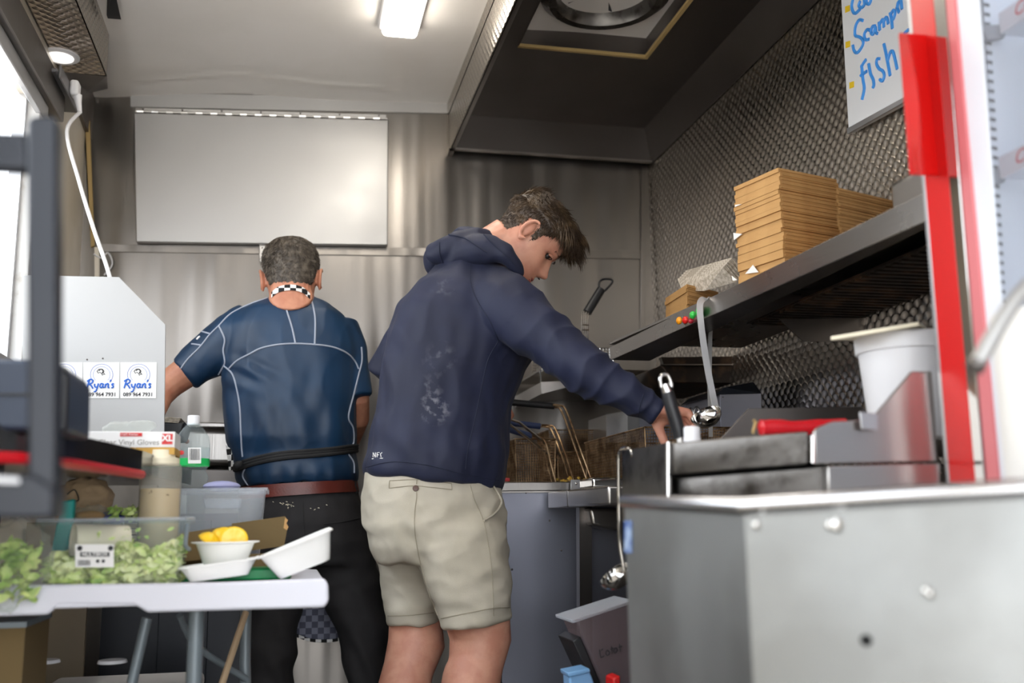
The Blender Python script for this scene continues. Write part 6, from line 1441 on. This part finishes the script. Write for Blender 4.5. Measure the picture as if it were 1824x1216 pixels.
# jersey
jb = MB()
jb.rings([ringpx((484, 531), (562, 534), 2.99, .055), ringpx((462, 540), (586, 545), 2.99, .085), ringpx((425, 556), (610, 565), 2.99, .115), ringpx((398, 585), (632, 592), 3.0, .135), ringpx((394, 630), (644, 630), 3.0, .15), ringpx((397, 680), (640, 675), 3.0, .155), ringpx((399, 741), (635, 729), 3.0, .16), ringpx((402, 785), (634, 782), 3.0, .162), ringpx((413, 812), (633, 806), 3.0, .150), ringpx((418, 835), (637, 828), 3.0, .160), ringpx((420, 852), (638, 844), 3.0, .160), ringpx((426, 868), (635, 857), 3.0, .150)])
jb.tube([P(450, 590, 3.0), P(415, 605, 3.0), P(372, 634, 3.0), P(345, 654, 3.0), P(329, 666, 3.0)], [.085, .080, .067, .056, .053], 22)
jb.tube([P(600, 590, 3.0), P(620, 625, 2.98), P(629, 665, 2.97), P(637, 708, 2.96)], [.07, .056, .046, .043], 20)
def jf(co):
    z = co[:, 2]; x = co[:, 0]
    w1 = np.exp(-((z - 1.10) / .07) ** 2) * .0045 * np.sin(x * 70 + z * 45 + 2 * np.sin(z * 20))
    w2 = np.exp(-((z - 1.27) / .05) ** 2) * np.exp(-((x + .12) / .08) ** 2) * .004 * np.sin(z * 110 + x * 60)
    w3 = np.exp(-((z - .97) / .03) ** 2) * .003 * np.sin(x * 110)
    return w1 + w2 + w3
co, F_, nr = organic(jb, .0055, 9, .5, disp=wrinkles(.0075, 7, (1.6, 1, .8), extra=jf))
jers = skin_obj('jersey', co, F_, M['fabric_blue'], old); jbv = bvh(co, F_)
zq = lambda q: [(280 + x * .4113, 400 + y * .4113) for x, y in q]
for pts in ([(478, 318), (400, 345), (320, 385), (265, 440), (225, 480), (185, 530), (130, 585), (104, 622)], [(268, 440), (292, 495), (286, 545), (293, 600), (265, 648)], [(195, 463), (228, 472)], [(150, 516), (190, 522)],
            [(312, 622), (345, 590), (400, 560), (450, 535), (520, 520), (600, 515), (690, 520), (760, 530), (820, 555), (855, 590), (872, 625)], [(545, 318), (565, 385), (585, 450), (598, 512)], [(668, 325), (682, 390), (684, 450), (682, 516)],
            [(290, 612), (325, 645), (345, 710), (358, 790), (362, 880), (366, 960), (370, 1005)], [(884, 530), (886, 590), (872, 650), (855, 720), (835, 790), (828, 840), (848, 880), (850, 940), (835, 965)], [(382, 1050), (372, 1090), (400, 1135)], [(828, 995), (850, 1030), (852, 1075)]):
    seam(jbv, zq(pts), .0026, 'contrast_seam', M['seamgrey'], jers)
lgp = [hit(jbv, *p, .001) for p in zq([(172, 498), (180, 488), (186, 484)])]
lgp = [p for p in lgp if p]
if len(lgp) > 1: MB().tube(lgp, .003, 6).build('sleeve_mark', M['boxwhite'], jers)
# apron tie and neck strap
ap = MB()
for dy_ in (-5, 0, 5):
    q = [hit(jbv, x, y + dy_, .003) for x, y in densify([(404, 838), (425, 830), (470, 817), (520, 810), (570, 806), (634, 798)], 6)]; q = [p for p in q if p]
    if len(q) > 2: ap.tube(q, [.006 if i < 3 else .0058 for i in range(len(q))], 8)
tie = ap.build('apron_tie', M['blacktie'], old, smooth=True)
MB().ell(P(424, 828, 2.86), V((.014, 0, .003)), V((0, .008, 0)), V((0, 0, .012)), 12, 8).build('knot', M['blacktie'], tie, smooth=True)
ck_ = MB().slab([P(402, 792, 2.9), P(412, 800, 2.88), P(418, 835, 2.86), P(408, 838, 2.9)], (0, .004, 0)).build('apron_side', M['check'], old)
q = [hit(obv, x, y, .002) for x, y in densify([(484, 526), (495, 517), (510, 513), (525, 513), (540, 518), (552, 529)], 5)]; q = [p for p in q if p]
R = []
for i, p in enumerate(q):
    R.append([p + V((0, -.001, .0085)), p + V((0, -.003, .0085)), p + V((0, -.003, -.0085)), p + V((0, -.001, -.0085))])
if len(R) > 2: MB().rings(R).build('neck_strap', M['check'], old)
# apron front seen between the legs
apq = [(505, 1010), (640, 1010), (640, 1100), (612, 1134), (596, 1140), (565, 1141), (540, 1136), (505, 1120)]
apr = MB().slab([P(x, y, 3.14) for x, y in apq], (0, .003, 0)).build('apron', M['check_grey'], old)
MB().tube(smoothpath([P(x, y, 3.137) for x, y in apq[3:]], 4), .005, 6).build('apron_hem', M['check'], apr)
# trousers and belt
tb_ = MB()
tb_.rings([ringpx((430, 866), (634, 856), 3.0, .143), ringpx((427, 890), (638, 878), 3.0, .148), ringpx((424, 925), (649, 922), 3.0, .158), ringpx((426, 965), (659, 965), 3.0, .155), ringpx((434, 1005), (670, 1005), 3.0, .13)])
tb_.rings([ringpx((450, 900), (540, 905), 3.0, .10), ringpx((430, 965), (556, 970), 3.0, .118), ringpx((436, 1040), (545, 1040), 3.0, .095), ringpx((438, 1085), (536, 1084), 3.0, .088), ringpx((440, 1130), (530, 1122), 3.0, .085), ringpx((438, 1216), (523, 1216), 3.0, .08), ringpx((444, 1398), (518, 1398), 3.0, .075)])
tb_.rings([ringpx((540, 900), (632, 905), 3.0, .10), ringpx((540, 965), (657, 970), 3.0, .118), ringpx((562, 1040), (680, 1040), 3.0, .095), ringpx((583, 1084), (683, 1080), 3.0, .088), ringpx((602, 1132), (692, 1126), 3.0, .082), ringpx((622, 1216), (692, 1216), 3.0, .078), ringpx((635, 1398), (708, 1398), 3.0, .075)])
def tf(co):
    z = co[:, 2]; x = co[:, 0]; return .004 * np.sin(z * 48 + x * 40 + 2 * np.sin(x * 30)) * np.exp(-((z - .45) / .2) ** 2)
co, F_, nr = organic(tb_, .006, 14, .5, disp=wrinkles(.005, 8, (1, 1, 1.5), extra=tf))
tr_ = skin_obj('trousers', co, F_, M['trousers'], old); tbv = bvh(co, F_)
R1_ = ringpx((424, 869), (637, 856), 3.0, .155, 48); R2_ = ringpx((423, 891), (640, 876), 3.0, .157, 48)
Ri = ringpx((430, 891), (634, 876), 3.0, .150, 48); Rj = ringpx((430, 869), (632, 856), 3.0, .150, 48)
belt = MB().rings([R1_, R2_, Ri, Rj, R1_], caps=False).build('belt', M['belt'], old, smooth=True, ang=40)
bb = bvh(np.array([list(p) for p in R1_ + R2_]), [(k, (k + 1) % 48, 48 + (k + 1) % 48, 48 + k) for k in range(48)])
for x0_, x1_ in ((535, 539), (633, 636)):
    t_ = hit(bb, x0_, 864, .002); u_2 = hit(bb, x1_, 885 if x0_ < 600 else 874, .002)
    if t_ and u_2: MB().tube([t_ + V((0, .002, .010)), t_, u_2, u_2 + V((0, .003, -.012))], .0045, 8).build('belt_loop', M['trousers'], old, smooth=True)
seam(tbv, [(576, 933), (605, 930), (640, 923)], .0016, 'pocket_slit', M['blacktie'], tr_)
seam(tbv, [(540, 895), (542, 940), (546, 985)], .0010, 'trouser_seam', M['blacktie'], tr_)
fl = MB()
for k in range(26):
    x = random.choice([random.gauss(510, 8), random.gauss(575, 14)]); y = 897 + (x - 500) * .12 + random.gauss(0, 4); p = hit(tbv, x, y, .0006)
    if p: fl.ell(p, V((random.uniform(.001, .003), 0, random.uniform(-.001, .001))), V((0, .0006, 0)), V((0, 0, .0009)), 6, 4)
fl.build('batter_flecks', M['cream'], tr_, kind='stuff')
for p, d in ((lL, V((-.2, 1, 0)).normalized()), (lR, V((.2, 1, 0)).normalized())):
    s_ = V((-d.y, d.x, 0)); mb = MB()
    mb.ell(V((p.x, p.y, .055)), d * .06, s_ * .046, V((0, 0, .05))).ell(V((p.x, p.y, .042)) + d * .10, d * .125, s_ * .052, V((0, 0, .041))).slab([V((p.x, p.y, .001)) + d * a_ * .01 + s_ * b3 * .01 for a_, b3 in ((-6, -4), (5, -4.6), (16, -5), (22, -3), (22, 3), (16, 5), (5, 4.6), (-6, 4))], (0, 0, .022))
    co, F_, nr = organic(mb, .005, 4); skin_obj('shoe', co, F_, M['black'], old)
